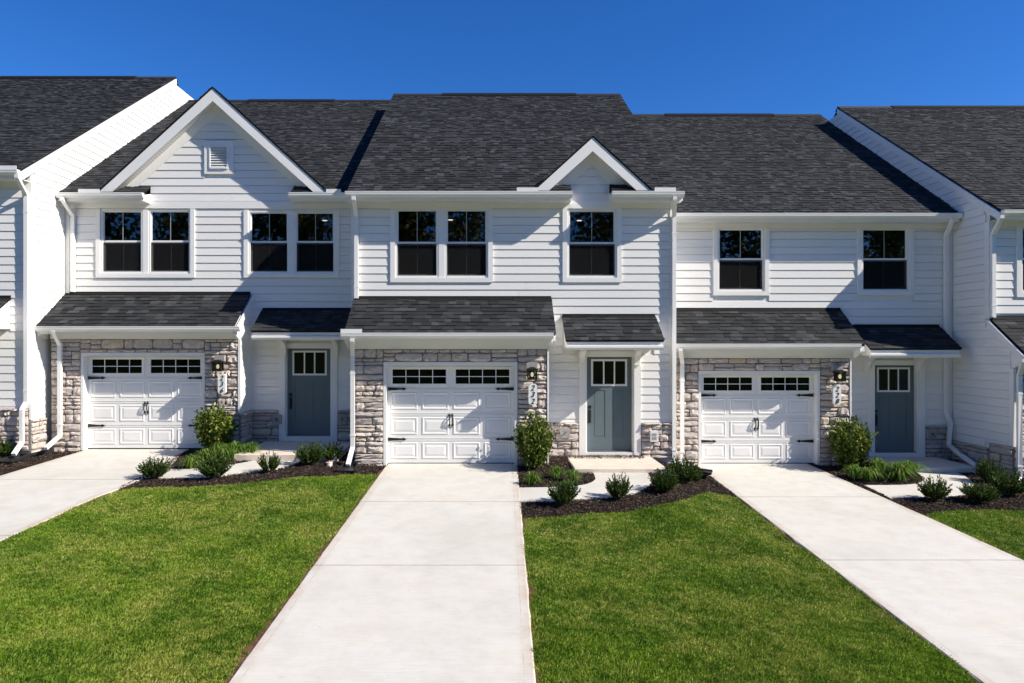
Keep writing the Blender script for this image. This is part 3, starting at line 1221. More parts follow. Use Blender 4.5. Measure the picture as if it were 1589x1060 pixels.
            m.box(a + .035, b - .035, w - .075, w - .006, q1 - .035, q1)
            m.box(a + .035, b - .035, w - .085, w - .006, q0, q0 + .04)
            m.build('vent_frame', 'vinyl', gv)
            n = 8
            for i in range(n):
                zz = q0 + .04 + (q1 - q0 - .08) * i / n
                hh = (q1 - q0 - .08) / n
                MB().prism_x([(w - .07, zz), (w - .012, zz + hh * .95), (w - .006, zz + hh * .9), (w - .064, zz - .004)], a + .035, b - .035).build('louver', 'vinyl', gv)

    # ---- garage bay
    if gx0 is not None:
        g0, g1 = gx0, gx1
        d0, d1, dz0, dz1 = c['gd']
        zst = c['stone_top']
        fx = .055                     # white frame showing beside the door
        o0, o1, oz = d0 - fx, d1 + fx, dz1 + .075
        gb = c['gar_base']
        mw = MB()
        mw.box(g0, o0, gy + .045, gy + .2, gb - .3, zst)
        mw.box(o1, g1, gy + .045, gy + .2, gb - .3, zst)
        mw.box(o0, o1, gy + .045, gy + .2, oz, zst)
        gwall = mw.build('garage_wall', 'mortar', root)
        sd = c['seed'] * 10
        stone_field(gwall, g0 + .01, o0 - .004, gb, zst, gy + .05, 'F', .075, seed=sd + 1)
        stone_field(gwall, o1 + .004, g1 - .012, gb, zst, gy + .05, 'F', .075, seed=sd + 2)
        stone_field(gwall, o0 - .004, o1 + .004, oz + .004, zst, gy + .05, 'F', .075, seed=sd + 3)
        # side walls of the bay up to the shed roof
        yg = gy - .325
        zg = shed_top - SHED_TAN * (w - yg)
        for s_, xx in ((-1, g0), (1, g1)):
            sw = MB().prism_x([(gy + .05, gb - .3), (gy + .05, zg + SHED_TAN * (gy + .05 - yg) - .09), (w + .01, shed_top - .09), (w + .01, gb - .3)], xx - .10 * (s_ > 0), xx + .10 * (s_ < 0)).build('bay_side_wall', 'siding', root)
            if c.get('bay_rows', {}).get(s_):
                def PG(u, o, z, s_=s_, xx=xx): return (xx + s_ * o, u, z)
                lim = lambda z: w - .05
                fr_ = lambda z: max(gy + .10, yg + (z - (zg - .16)) / SHED_TAN)
                joined = bool(c.get('side_rows', {}).get(s_))
                yin = w + .098 if joined else w - .05
                siding(sw, PG, zcap, shed_top - .2, phase, fr_, lambda z: max(yin, fr_(z)), (), pitch=c.get('pitch', PITCH), rs=sd)
                if not joined: MB().box(xx - s_ * .001, xx + s_ * .044, w - .06, w - .003, zcap, shed_top - .25).build('corner_board', 'trim', root)
                sbs = MB().box(xx, xx + s_ * .03, gy + .05, w - .04, gb - .2, zcap - .06).build('stone_base', 'mortar', root)
                stone_field(sbs, gy + .03, w - .07, gb - .05, zcap - .06, xx + s_ * .025, '+X' if s_ > 0 else '-X', .06, seed=sd + 6)
                u = gy + .03
                for wd in ((w - .06 - u) / 2,) * 2:
                    o = put_stone(sbs, u, u + wd, zcap - .065, zcap, .12, xx + s_ * .002, '+X' if s_ > 0 else '-X')
                    o.name = 'cap_stone'
                    u += wd
                MB().box(xx - s_ * .012, xx + s_ * .046, gy - .012, gy + .099, zcap, zst).build('corner_board', 'trim', root)
            elif s_ > 0:
                MB().box(xx - .010, xx + .024, gy - .012, gy + .10, gb, zst).build('corner_board', 'trim', root)
            # slanted rake board of the shed
            MB().prism_x([(yg + .0, zg - .03), (w - .0, shed_top - .03), (w - .0, shed_top - .20), (yg + .0, zg - .20)], xx + s_ * .048, xx + s_ * .07).build('shed_rake_board', 'trim', root)
        # recessed door, jamb, frame
        yd = gy + .215
        m = MB()
        m.box(o0, d0 + .004, gy + .03, yd + .06, dz0 + .0, oz)
        m.box(d1 - .004, o1, gy + .03, yd + .06, dz0 + .0, oz)
        m.box(d0 + .004, d1 - .004, gy + .03, yd + .06, dz1 - .004, oz)
        m.build('garage_door_frame', 'trim', root)
        garage_door(root, d0 + .004, d1 - .004, dz0, dz1 - .006, yd)
        # shed roof
        rx0, rx1 = c['shed_x']
        deck = MB().prism_x([(yg + .01, zg), (w - .002, shed_top), (w - .002, shed_top - .05), (yg + .01, zg - .05)], rx0, rx1).build('garage_roof', 'roof_edge', root)
        shingles_single(deck, lambda t: [(rx0 - .015, rx1 + .015)], yg - .025, zg - .012, SHED_TAN, w - yg - .03, c['seed'] + 31)
        MB().prism_x([(w - .09, shed_top - .045), (w - .028, shed_top - .002), (w - .028, shed_top + .035), (w - .032, shed_top + .035), (w - .036, shed_top + .006), (w - .09, shed_top - .036)], rx0, rx1).build('roof_flashing', 'roof_edge', root)
        MB().box(rx0, rx1, yg + .012, yg + .035, zg - .165, zg - .03).build('fascia', 'trim', root)
        MB().box(rx0, rx1, yg + .035, gy + .044, zg - .16, zg - .145).build('soffit', 'soffit', root)
        MB().box(g0 - .0, g1 + .02, gy + .005, gy + .06, zst + .002, zg - .161).build('frieze_board', 'trim', root)
        # boxed ends of the eave
        for e, s2 in ((rx0, 1), (rx1, -1)):
            MB().prism_x([(yg + .036, zg - .144), (yg + .036, zg - .06), (gy + .12, zg + SHED_TAN * (gy + .12 - yg) - .06), (gy + .12, zst + .01), (gy + .03, zst + .01)], e - s2 * .006, e + s2 * .02).build('eave_return', 'trim', root)
        gutter(root, c['shed_g'][0], c['shed_g'][1], yg + .012, zg + .008)
        for a, b in c.get('shed_guards', ()):
            MB().box(a, b, yg - .097, yg - .087, zg + .004, zg + .085).build('splash_guard', 'gutter_white', root)

    # ---- door canopy
    if 'canopy' in c:
        k0, k1, kz, run = c['canopy']
        yk = w - run
        zk = kz - ROOF_TAN * run
        zb = zk - .215
        cn = MB().prism_x([(yk + .02, zk - .02), (w - .001, kz - .045), (w - .001, zb + .05), (yk + .02, zb + .05)], k0 + .03, k1 - .03).build('door_canopy', 'trim', root)
        MB().box(k0 + .02, k1 - .02, yk + .008, yk + .02, zk - .11, zk - .015).build('fascia', 'trim', cn)
        MB().prism_x([(yk - .03, zk - .125), (yk + .02, zk - .11), (yk + .02, zb), (yk + .0, zb), (yk - .03, zb + .05)], k0 + .01, k1 - .01).build('crown_moulding', 'trim', cn)
        MB().box(k0 + .06, k1 - .06, yk + .03, w - .046, zb + .032, zb + .049).build('canopy_ceiling', 'soffit', cn)
        MB().prism_x([(yk + .0, zk), (w - .002, kz), (w - .002, kz - .04), (yk + .0, zk - .04)], k0, k1).build('canopy_deck', 'roof_edge', cn)
        shingles_single(cn, lambda t: [(k0 - .012, k1 + .012)], yk - .03, zk - .012, ROOF_TAN, run - .01, c['seed'] + 61)
        MB().prism_x([(w - .09, kz - .045), (w - .028, kz - .002), (w - .028, kz + .035), (w - .032, kz + .035), (w - .036, kz + .006), (w - .09, kz - .036)], k0, k1).build('roof_flashing', 'roof_edge', cn)
        for bx in c['brackets']:
            bracket(cn, bx, w - .047, zb + .03)
    # ---- fittings on the stone base
    for (fx_, fz_) in c.get('spigots', ()):
        b = MB().box(fx_ - .11, fx_ + .11, w - .125, w - .03, fz_ - .11, fz_ + .11).build('mounting_block', 'grey_block', root)
        m = MB().cyl((fx_, w - .125, fz_), (fx_, w - .19, fz_), .018, .018, 8)
        m.cyl((fx_, w - .18, fz_), (fx_ + .03, w - .20, fz_ - .05), .014, .016, 8)
        m.cyl((fx_ - .035, w - .17, fz_ + .03), (fx_ + .035, w - .17, fz_ + .03), .012, .012, 6)
        m.build('spigot', 'threshold', b)
    for (fx_, fz_) in c.get('outlets', ()):
        b = MB().box(fx_ - .085, fx_ + .085, w - .15, w - .03, fz_ - .12, fz_ + .12).build('outlet_cover', 'pvc_white', root)
        MB().box(fx_ - .05, fx_ + .05, w - .156, w - .15, fz_ - .07, fz_ - .01).build('outlet', 'grey_block', b)
        MB().box(fx_ - .05, fx_ + .05, w - .156, w - .15, fz_ + .01, fz_ + .07).build('outlet', 'grey_block', b)
    return root


# ------------------------------------------------------------------ the five units
WB, WC, WD, WFL, WFR = 16.50, 15.25, 16.50, 15.25, 15.25
GB, GC, GD, GFR = 15.71, 14.50, 15.71, 14.50
XA, XB, XC, XD = -10.33, -3.17, 4.06, 11.09


def winspec(d, l, r, t, b, u): return (X(l, d), X(r, d), Z(b, d), Z(t, d), u)


EAVE_C = Z(297, WC - .47)
EAVE_B = Z(299, WB - .47)
EAVE_D = Z(331, WD - .47)
EAVE_FL = Z(263, WFL - .47)
EAVE_FR = Z(326, WFR - .47)

house_C = townhouse(dict(
    label='white townhouse numbered 232 with a small front gable over its single upper window', seed=3,
    x0=XB, x1=XC, w=WC, gy=GC, ze=EAVE_C, floor=0.0, base=.03, cap=Z(656, WC - .05), phase=Z(449.6, WC),
    windows=[winspec(WC, 613.5, 757.5, 323, 431, 2), winspec(WC, 880, 957, 324, 431, 1)],
    door=(X(910, WC + .1), X(980, WC + .1), Z(699, WC + .1), Z(554, WC + .1)),
    gar=(X(549, GC), X(850, GC)), gar_left=True, gd=(X(601, GC + .21), X(798.5, GC + .21), -.005, Z(567, GC + .21)),
    stone_top=Z(542, GC), gar_base=-.05, shed_top=Z(462, WC), shed_x=(X(551, WC), X(855, WC)), shed_g=(X(529, GC - .39), X(859, GC - .39)),
    shed_guards=[(X(529, GC - .39), X(562, GC - .39))],
    canopy=(X(872, WC), X(1016, WC), Z(490, WC), .82), brackets=(X(904, WC - .2), X(990, WC - .2)),
    gutters=[(X(536, WC - .47), X(888, WC - .47)), (X(951, WC - .47), X(1062, WC - .47))],
    guards=[(X(802, WC - .47), X(835, WC - .47)), (X(1016, WC - .47), X(1049, WC - .47))],
    gable=(X(920, WC - .31), Z(211, WC - .31), 0, 0), vent=(X(687, 22.0), X(893, 22.0)), outlets=[(X(1015, WC - .12), Z(677, WC - .12))], spigots=[(X(877, WC - .12), Z(672, WC - .12))]))

house_B = townhouse(dict(
    pitch=.1865, label='white townhouse numbered 236 with a wide front gable, louvered vent and two double upper windows', seed=4,
    x0=XA, x1=XB, w=WB, gy=GB, ze=EAVE_B, floor=.13, base=.12, cap=Z(637, WB - .05), phase=Z(539.7, WB),
    windows=[winspec(WB, 157, 296.5, 325, 424.5, 2), winspec(WB, 386, 520.5, 327, 424.5, 2)],
    door=(X(447, WB + .1), X(514, WB + .1), Z(674.5, WB + .1), Z(541, WB + .1)),
    gar=(X(78, GB), X(370.5, GB)), gar_left=True, gd=(X(136, GB + .21), X(319, GB + .21), .13, Z(552, GB + .21)),
    stone_top=Z(526.5, GB), gar_base=.05, shed_top=Z(455, WB), shed_x=(XA + .03, X(389, WB)), shed_g=(XA + .04, X(372, GB - .39)),
    bay_rows={1: True},
    canopy=(X(408, WB), XB - .03, Z(480, WB), .80), brackets=(X(438, WB - .2), X(519, WB - .2)),
    gutters=[(XA + .05, X(219, WB - .47)), (X(448, WB - .47), XB - .04)],
    guards=[(X(121, WB - .47), X(154, WB - .47)), (X(506, WB - .47), X(529, WB - .47))],
    gable=(X(330, WB - .31), Z(135, WB - .31), 0, 0), gvent=(X(341, WB), Z(245, WB), .35, .40), vent=(X(388, 23.3), X(521, 23.3)),
    spigots=[(X(429, WB - .12), Z(651, WB - .12)), (X(531, WB - .12), Z(650, WB - .12))]))

house_D = townhouse(dict(
    pitch=.1865, label='white townhouse numbered 228 without a gable and with two single upper windows', seed=6,
    x0=XC, x1=XD, w=WD, gy=GD, ze=EAVE_D, floor=-.215, base=-.2, cap=Z(661, WD - .05), phase=Z(539, WD),
    windows=[winspec(WD, 1113, 1186, 353, 452, 1), winspec(WD, 1336, 1410, 353, 452, 1)],
    door=(X(1354, WD + .1), X(1418, WD + .1), Z(700, WD + .1), Z(567, WD + .1)),
    gar=(XC + .02, X(1319.5, GD)), gar_left=True, gd=(X(1084, GD + .21), X(1263, GD + .21), -.215, Z(580, GD + .21)),
    stone_top=Z(556, GD), gar_base=-.32, shed_top=Z(480, WD), shed_x=(XC + .02, X(1303, WD)), shed_g=(XC + .03, X(1336, GD - .39)),
    canopy=(X(1322, WD), X(1456, WD), Z(506, WD), .80), brackets=(X(1349, WD - .2), X(1428, WD - .2)),
    gutters=[(XC + .0, XD - .06)],
    vent=(X(1030, 23.3), X(1197, 23.3)), spigots=[(X(1446, WD - .12), Z(674, WD - .12))]))


def shed_profile(w, top, base, run):
    return w, top, base, run


house_FL = townhouse(dict(
    pitch=.1865, label='white townhouse whose sunlit plank side wall and gutter rise beside number 236', seed=8,
    x0=-17.2, x1=XA, w=WFL, gy=14.5, run=7.32, ze=EAVE_FL, floor=.39, base=.2, cap=Z(634, WFL - .05), phase=Z(539.7, WB),
    windows=[(-13.6, -12.6, 4.5, 5.98, 1)], door=(-12.4, -11.45, Z(668, WFL), Z(668, WFL) + 2.07),
    canopy=(-13.1, X(18.5, WFL), Z(461, WFL), .82), brackets=(-12.55, -11.3),
    gutters=[(-17.2, XA + .0)], vent=(-16, X(215, 22.3)),
    guards=[(X(-5, WFL - .47), X(25, WFL - .47))],
    side_rows={1: dict(z0=Z(648, WFL + .4), yb=lambda z: max(WB - .07, (z - EAVE_B) / ROOF_TAN + WB - .37 + .12))}))

house_FR = townhouse(dict(
    pitch=.1865, label='white townhouse whose shaded plank side wall and garage corner stand beside number 228', seed=9,
    x0=XD, x1=18.0, w=WFR, gy=GFR, ze=EAVE_FR, floor=-.46, base=-.42, cap=Z(684, 15.4), phase=Z(538, WD),
    windows=[(X(1583, WFR), X(1727, WFR), Z(454, WFR), Z(350, WFR), 2), ],
    gar=(XD, 15.2), gar_left=True, gd=(12.0, 14.65, -.46, 1.66),
    stone_top=Z(572, GFR), gar_base=-.52, shed_top=Z(493, WFR), shed_x=(XD + .0, 15.25), shed_g=(XD - .02, 15.3),
    gutters=[(XD + .0, 18.0)], vent=(X(1372, 22.3), X(1583, 22.3)),
    side_rows={-1: dict(z0=Z(691, 15.6), yb=lambda z: max(WB - .07, (z - EAVE_D) / ROOF_TAN + WD - .37 + .12))},
    bay_rows={-1: True}))

# stone foot of the two tall side walls
for hs, xx, s_, y0_, zb_, zc_ in ((house_FL, XA, 1, WFL - .03, .12, Z(648, WFL + .4)), (house_FR, XD, -1, WFR - .02, -.45, Z(691, 15.6))):
    y1_ = WB - .09 if s_ < 0 else GB + .02
    sb = MB().box(xx, xx + s_ * .03, y0_, y1_, zb_ - .2, zc_ - .06).build('stone_base', 'mortar', hs)
    stone_field(sb, y0_, y1_, zb_ - .05, zc_ - .06, xx + s_ * .025, '+X' if s_ > 0 else '-X', .06, seed=77)
    n = 2
    for i in range(n):
        o = put_stone(sb, y0_ + (y1_ - y0_) * i / n, y0_ + (y1_ - y0_) * (i + 1) / n, zc_ - .065, zc_, .12, xx + s_ * .002, '+X' if s_ > 0 else '-X')
        o.name = 'cap_stone'

# ------------------------------------------------------------------ downspouts
def ds_wall(house, xg, yg, zg, xw, yw, zend, foot=None):
    """from a gutter outlet back to the wall, down, and an optional kick-out foot"""
    p = [(xg, yg, zg), (xg, yg, zg - .06), (xw, yw, zg - .36), (xw, yw, zg - .50), (xw, yw, zend)]
    if foot: p += foot
    st = [(xw, yw, zg - .75), (xw, yw, zend + .25)]
    return downspout(house, p, straps=st)


ds_wall(house_FL, X(30, 14.9), WFL - .42, EAVE_FL - .10, X(40.5, WFL - .08), WFL - .075, Z(624, WFL - .08),
        [(X(33, WFL - .2), WFL - .18, Z(636, WFL - .15)), (X(33, WFL - .2), WFL - .18, Z(686, WFL - .15)), (X(20, 14.7), 14.72, Z(708, 14.7) + .03)])
ds_wall(house_B, X(100, 16.15), WB - .42, EAVE_B - .10, X(113, WB - .08), WB - .075, Z(453, WB - .08))
ds_wall(house_B, X(83, GB - .375), GB - .375, Z(503, GB - .39) - .10, X(93.5, GB - .06), GB - .075, Z(676, GB - .06), [(X(73, GB - .55), GB - .60, Z(695, GB - .5))])
ds_wall(house_C, X(549, WC - .42), WC - .42, EAVE_C - .10, X(553, WC - .08), WC - .075, Z(463, WC - .08))
ds_wall(house_C, X(546.5, GC - .375), GC - .375, Z(517, GC - .39) - .10, X(547.5, GC - .06), GC - .075, Z(694, GC - .06), [(X(541, GC - .35), GC - .42, .08)])
ds_wall(house_C, X(1047, WC - .42), WC - .42, EAVE_C - .10, X(1046, WC - .09), WC - .085, -.02, [(X(1056, WC - .47), WC - .5, -.10)])
ds_wall(house_D, X(1056, GD - .375), GD - .375, Z(533, GD - .39) - .10, X(1058, GD - .06), GD - .085, -.14, [(X(1066, GD - .4), GD - .5, -.22)])
ds_wall(house_D, X(1478, WD - .42), WD - .42, EAVE_D - .10, X(1468, WD - .08), WD - .075, Z(640, WD - .08),
        [(X(1475, WD - .2), WD - .20, Z(656, WD - .2)), (X(1472, WD - .2), WD - .20, Z(690, WD - .2)), (X(1488, 15.8), 15.8, Z(704, 15.8)), (X(1514, 15.1), 15.1, Z(722, 15.1))])
ds_wall(house_FR, X(1554, WFR - .42), WFR - .42, EAVE_FR - .10, X(1541.5, WFR - .08), WFR - .075, Z(492, WFR - .08))
ds_wall(house_FR, X(1588, GFR - .375), GFR - .375, Z(549, GFR - .39) - .10, X(1581, GFR - .06), GFR - .075, -.25, [(X(1578, GFR - .39), GFR - .5, -.32)])

# ------------------------------------------------------------------ lanterns and plaques
for px, ly, py_, d, num in ((343, 576, 596, GB, '236'), (825, 589, 612, GC, '232'), (1297, 591.5, 613, GD, '228')):
    lantern(X(px, d), d - .02, Z(ly, d - .15), num)
    plaque(X(px + (4 if num == '236' else 1.5 if num == '232' else -1.5), d), d - .02, Z(py_, d - .08), num)

# ceiling lights seen through upper panes
for px, py_, d, ceil, lab in ((504, 341, WB, Z(327, WB) + .12, 'small lit ceiling light seen through the right upper window of 236'),
                              (699, 340, WC, Z(323, WC) + .12, 'small lit ceiling light seen through the double upper window of 232'),
                              (899, 341, WC, Z(324, WC) + .12, 'small lit ceiling light seen through the single upper window of 232')):
    dd = (ceil - CAM_Z) * F / (PY - py_)
    r = MB().cyl((X(px, dd), dd, ceil - .02), (X(px, dd), dd, ceil + .004), .075, .085, 14).build('ceiling_light', 'pvc_white')
    e = MB().cyl((X(px, dd), dd, ceil - .026), (X(px, dd), dd, ceil - .021), .066, .066, 14).build('lamp_disc', 'ceiling_glow', r)
    tag(r, lab, 'ceiling light', 'ceiling lights in the upper rooms')

# ------------------------------------------------------------------ ground sheets
def poly_np(pts): return np.array(pts, dtype=float)


def inside(poly, x, y):
    n = len(poly)
    r = np.zeros(len(x), bool)
    j = n - 1
    for i in range(n):
        xi, yi, xj, yj = poly[i][0], poly[i][1], poly[j][0], poly[j][1]
        c = ((yi > y) != (yj > y)) & (x < (xj - xi) * (y - yi) / (yj - yi + 1e-12) + xi)
        r ^= c
        j = i
    return r


def smooth_line(pts, n=6):
    """Catmull-Rom through the points"""
    p = [pts[0]] + list(pts) + [pts[-1]]
    out = []
    for i in range(1, len(p) - 2):
        for k in range(n):
            t = k / n
            q = []
            for a in range(2):
                p0, p1, p2, p3 = p[i - 1][a], p[i][a], p[i + 1][a], p[i + 2][a]
                q.append(.5 * ((2 * p1) + (-p0 + p2) * t + (2 * p0 - 5 * p1 + 4 * p2 - p3) * t * t + (-p0 + 3 * p1 - 3 * p2 + p3) * t ** 3))
            out.append(tuple(q))
    out.append(tuple(pts[-1]))
    return out


def sheet(name, poly, dz, thick, mat, parent=None):
    """polygon cut on a half-metre grid, draped on the terrain, with a skirt"""
    bm = bmesh.new()
    f = bm.faces.new([bm.verts.new((x, y, 0)) for x, y in poly])
    xa, xb = min(p[0] for p in poly), max(p[0] for p in poly)
    ya, yb = min(p[1] for p in poly), max(p[1] for p in poly)
    bmesh.ops.triangulate(bm, faces=[f])
    for k in range(math.ceil(xa / .4), math.floor(xb / .4) + 1):
        bmesh.ops.bisect_plane(bm, geom=bm.verts[:] + bm.edges[:] + bm.faces[:], plane_co=(k * .4, 0, 0), plane_no=(1, 0, 0))
    for k in range(math.ceil(ya / .4), math.floor(yb / .4) + 1):
        bmesh.ops.bisect_plane(bm, geom=bm.verts[:] + bm.edges[:] + bm.faces[:], plane_co=(0, k * .4, 0), plane_no=(0, 1, 0))
    for v in bm.verts:
        v.co.z = float(ground(v.co.x, v.co.y)) + dz
    for fc in bm.faces:
        fc.normal_update()
        if fc.normal.z < 0: fc.normal_flip()
    rim = [e for e in bm.edges if len(e.link_faces) == 1]
    r = bmesh.ops.extrude_edge_only(bm, edges=rim)
    for v in r['geom']:
        if isinstance(v, bmesh.types.BMVert): v.co.z -= thick
    me = bpy.data.meshes.new(name)
    bm.to_mesh(me)
    bm.free()
    me.materials.append(MATS[mat])
    o = bpy.data.objects.new(name, me)
    COL.objects.link(o)
    if parent is not None: attach(o, parent)
    return o


xs = np.concatenate([[-300, -120, -60, -30, -20], np.arange(-15, 15.01, .3), [16, 22, 30, 60, 120, 300]])
ys = np.concatenate([[-300, -100, -40, -20, -10, -6, -3, 0, 2, 4, 6, 8], np.arange(9, 17.01, .4), [17.4, 22, 30, 60, 150, 400]])
gx_, gy_ = np.meshgrid(xs, ys)
gz_ = ground(gx_, gy_) - .06
gv = np.stack([gx_.ravel(), gy_.ravel(), gz_.ravel()], 1)
nx_ = len(xs)
gf = np.array([(j * nx_ + i, j * nx_ + i + 1, (j + 1) * nx_ + i + 1, (j + 1) * nx_ + i) for j in range(len(ys) - 1) for i in range(nx_ - 1)])
g_o = bpy.data.objects.new('ground', np_mesh('ground', gv, gf, 'turf_soil'))
COL.objects.link(g_o)
tag(g_o, kind='structure')


def driveway(le, re, joints, label):
    """le, re: functions X(y) of the two edges; joints: Y of the saw cuts, near to far"""
    y0, y1 = joints[0], joints[-1]
    yy = np.linspace(y0, y1, 14)
    base = sheet('driveway', [(le(y) + .015, y) for y in yy] + [(re(y) - .015, y) for y in yy[::-1]], -.014, .10, 'joint')
    tag(base, kind='structure')
    rr = random.Random(int(y0 * 10 + le(y0) * 10))
    for a, b in zip(joints[:-1], joints[1:]):
        a, b = a + .009, b - .009
        n, mcols = 12, 8
        v, f, ed = [], [], []
        for j in range(n + 1):
            y = a + (b - a) * j / n
            for i in range(mcols + 1):
                u = [0, .006, .15, .325, .5, .675, .85, .994, 1][i]
                jl = (rr.uniform(-.006, .010) if i in (0, 8) else 0)
                x = le(y) + (re(y) - le(y)) * u + jl
                z = float(ground(x, y))
                if i in (0, mcols): z -= .012
                v.append((x, y, z))
                ed.append(min(u, 1 - u) * (re(y) - le(y)))
        w_ = mcols + 1
        for j in range(n):
            for i in range(mcols):
                q = j * w_ + i
                f.append((q, q + 1, q + w_ + 1, q + w_))
        # skirt
        nb = len(v)
        ring = list(range(w_)) + [j * w_ + mcols for j in range(1, n + 1)] + [n * w_ + i for i in range(mcols - 1, -1, -1)] + [j * w_ for j in range(n - 1, 0, -1)]
        for q in ring:
            v.append((v[q][0], v[q][1], v[q][2] - .03)); ed.append(0.0)
        for i in range(len(ring)):
            f.append((ring[(i + 1) % len(ring)], ring[i], nb + i, nb + (i + 1) % len(ring)))
        me = bpy.data.meshes.new('concrete_slab')
        me.from_pydata(v, [], f)
        me.materials.append(MATS['concrete'])
        at = me.attributes.new('edge', 'FLOAT', 'POINT')
        at.data.foreach_set('value', ed)
        me.update()
        o = bpy.data.objects.new('concrete_slab', me)
        COL.objects.link(o)
        o.parent = base
    return base


def line_fn(p, q):
    (xa, ya), (xb, yb) = p, q
    return lambda y: xa + (xb - xa) * (y - ya) / (yb - ya)


lC = line_fn(gp(598, 723), gp(352, 1060))
rC = line_fn(gp(803, 723), gp(832, 1060))
lD = line_fn(gp(1083, 724), gp(1525, 1060))
rD = line_fn(gp(1273, 728), gp(1589, 869))
lB = line_fn(gp(116, 703), gp(0, 738))
rB_pts = [gp(283, 702), gp(262, 727), gp(183, 759), gp(149, 771), gp(112, 788), gp(68, 809), gp(0, 839)]
_rbx, _rby = np.array([p[0] for p in rB_pts]), np.array([p[1] for p in rB_pts])
_o = np.argsort(_rby)
_slope = (rB_pts[-1][0] - rB_pts[3][0]) / (rB_pts[-1][1] - rB_pts[3][1])
def rB(y):
    ymin = _rby.min()
    if y < ymin: return rB_pts[-1][0] + (y - ymin) * .02
    return float(np.interp(y, _rby[_o], _rbx[_o]))


NEAR = 1.0
driveway(lC, rC, [NEAR, 3.2, 6.1, 9.0, 11.88, GC + .21], 'c')
driveway(lD, rD, [NEAR, 3.9, 6.6, gp(1289, 869)[1], gp(1163, 771)[1], GD + .21], 'd')
driveway(lB, rB, [NEAR, 4.0, 7.0, 10.0, gp(60, 744)[1], GB + .21], 'b')

# ---- walkways and door steps
def zp(ox, oy, s, pts): return [gp(ox + a / s, oy + b / s) for a, b in pts]


walkC_low = zp(780, 640, 3.5325, [(90, 487), (280, 486), (430, 474), (590, 465), (690, 450), (760, 428), (805, 398), (818, 372), (806, 345), (785, 322)])
walkC_up = zp(780, 640, 3.5325, [(86, 410), (250, 408), (400, 400), (470, 388), (506, 367), (503, 345), (490, 318)])
walkC = smooth_line(walkC_low) + [(2.95, 13.75), (2.0, 13.75)] + smooth_line(walkC_up[::-1])
walkB_low = [gp(190, 756), gp(222, 742), gp(262, 742), gp(320, 741), gp(360, 736), gp(420, 729), gp(452, 722), gp(466, 716)]
walkB_up = [gp(262, 727), gp(312, 726), gp(356, 721), gp(395, 714), gp(415, 707), gp(424, 702)]
walkB = smooth_line(walkB_low) + [(-3.9, 14.75), (-4.75, 14.75)] + smooth_line(walkB_up[::-1])
walkD_low = zp(1089, 700, 2.944, [(862, 214), (1000, 212), (1120, 208), (1215, 196), (1240, 170), (1240, 145), (1200, 112), (1150, 94)])
walkD_up = zp(1089, 700, 2.944, [(742, 154), (860, 154), (960, 150), (1005, 138), (1008, 120), (992, 104)])
walkD = smooth_line(walkD_low) + [(10.25, 15.15), (9.35, 15.15)] + smooth_line(walkD_up[::-1])
for wk in (walkB, walkC, walkD):
    o = sheet('walkway', wk, -.004, .10, 'concrete')
    tag(o, kind='structure')
    at = o.data.attributes.new('edge', 'FLOAT', 'POINT')
    at.data.foreach_set('value', [.5] * len(o.data.vertices))


def step(x0, x1, y0, y1, z):
    m = MB()
    b = .015
    m.poly([(x0, y0, z - .25), (x1, y0, z - .25), (x1, y1, z - .25), (x0, y1, z - .25),
            (x0, y0, z - b), (x1, y0, z - b), (x1, y1, z - b), (x0, y1, z - b),
            (x0 + b, y0 + b, z), (x1 - b, y0 + b, z), (x1 - b, y1, z), (x0 + b, y1, z)],
           [(0, 1, 5, 4), (1, 2, 6, 5), (2, 3, 7, 6), (3, 0, 4, 7), (4, 5, 9, 8), (5, 6, 10, 9), (6, 7, 11, 10), (7, 4, 8, 11), (8, 9, 10, 11)])
    o = m.build('door_step', 'step_concrete')
    tag(o, kind='structure')
    at = o.data.attributes.new('edge', 'FLOAT', 'POINT')
    at.data.foreach_set('value', [.5] * len(o.data.vertices))


step(1.63, 3.50, 13.66, WC - .05, Z(707, WC))
step(-5.5, -3.32, 14.5, WB - .05, Z(684.5, WB))
step(8.8, 10.7, 15.0, WD - .05, Z(708.5, WD))
step(-12.9, -11.2, 13.7, WFL - .05, Z(680, WFL))

# ---- mulch beds (sheets under the walks) and lawns
bedC_edge = zp(780, 640, 3.5325, [(105, 575), (300, 565), (500, 545), (700, 530), (850, 505), (980, 470), (1080, 447), (1170, 437), (1285, 457)])
bedC = [(rC(bedC_edge[0][1]), bedC_edge[0][1])] + smooth_line(bedC_edge)[1:] + [(lD(bedC_edge[-1][1]) - .0, bedC_edge[-1][1]), (lD(15.8) + .0, 15.8), (XC + .2, 15.9), (.45, 15.3), (rC(14.5), 14.5)]
bedB_edge = [gp(183, 759), gp(211, 756), gp(289, 754), gp(340, 752), gp(401, 746), gp(442, 741), gp(499, 737), gp(540, 735), gp(583, 733)]
bedB = [(rB(bedB_edge[0][1]), bedB_edge[0][1])] + smooth_line(bedB_edge)[1:] + [(lC(14.5), 14.5), (-2.2, 14.7), (-3.2, 15.4), (-3.2, 16.45), (-6.3, 16.45), (rB(15.8), 15.8)]
bedD_edge = zp(1089, 700, 2.944, [(1018, 286), (1100, 272), (1250, 265), (1472, 262)])
bedD = [(rD(bedD_edge[0][1]), bedD_edge[0][1])] + smooth_line(bedD_edge)[1:] + [(13.2, bedD_edge[-1][1] - .1), (13.2, 14.6), (11.05, 14.6), (11.05, 16.45), (7.6, 16.45), (rD(15.7), 15.7)]
bedA = [(lB(15.8), 15.8), (lB(NEAR + 11.2), NEAR + 11.2), (-13.5, 12.2), (-13.5, 15.3), (-10.3, 15.3), (-10.3, 15.9)]
BEDS = [bedA, bedB, bedC, bedD]
for b in BEDS:
    o = sheet('mulch_bed', b, -.022, .1, 'mulch')
    tag(o, kind='structure')

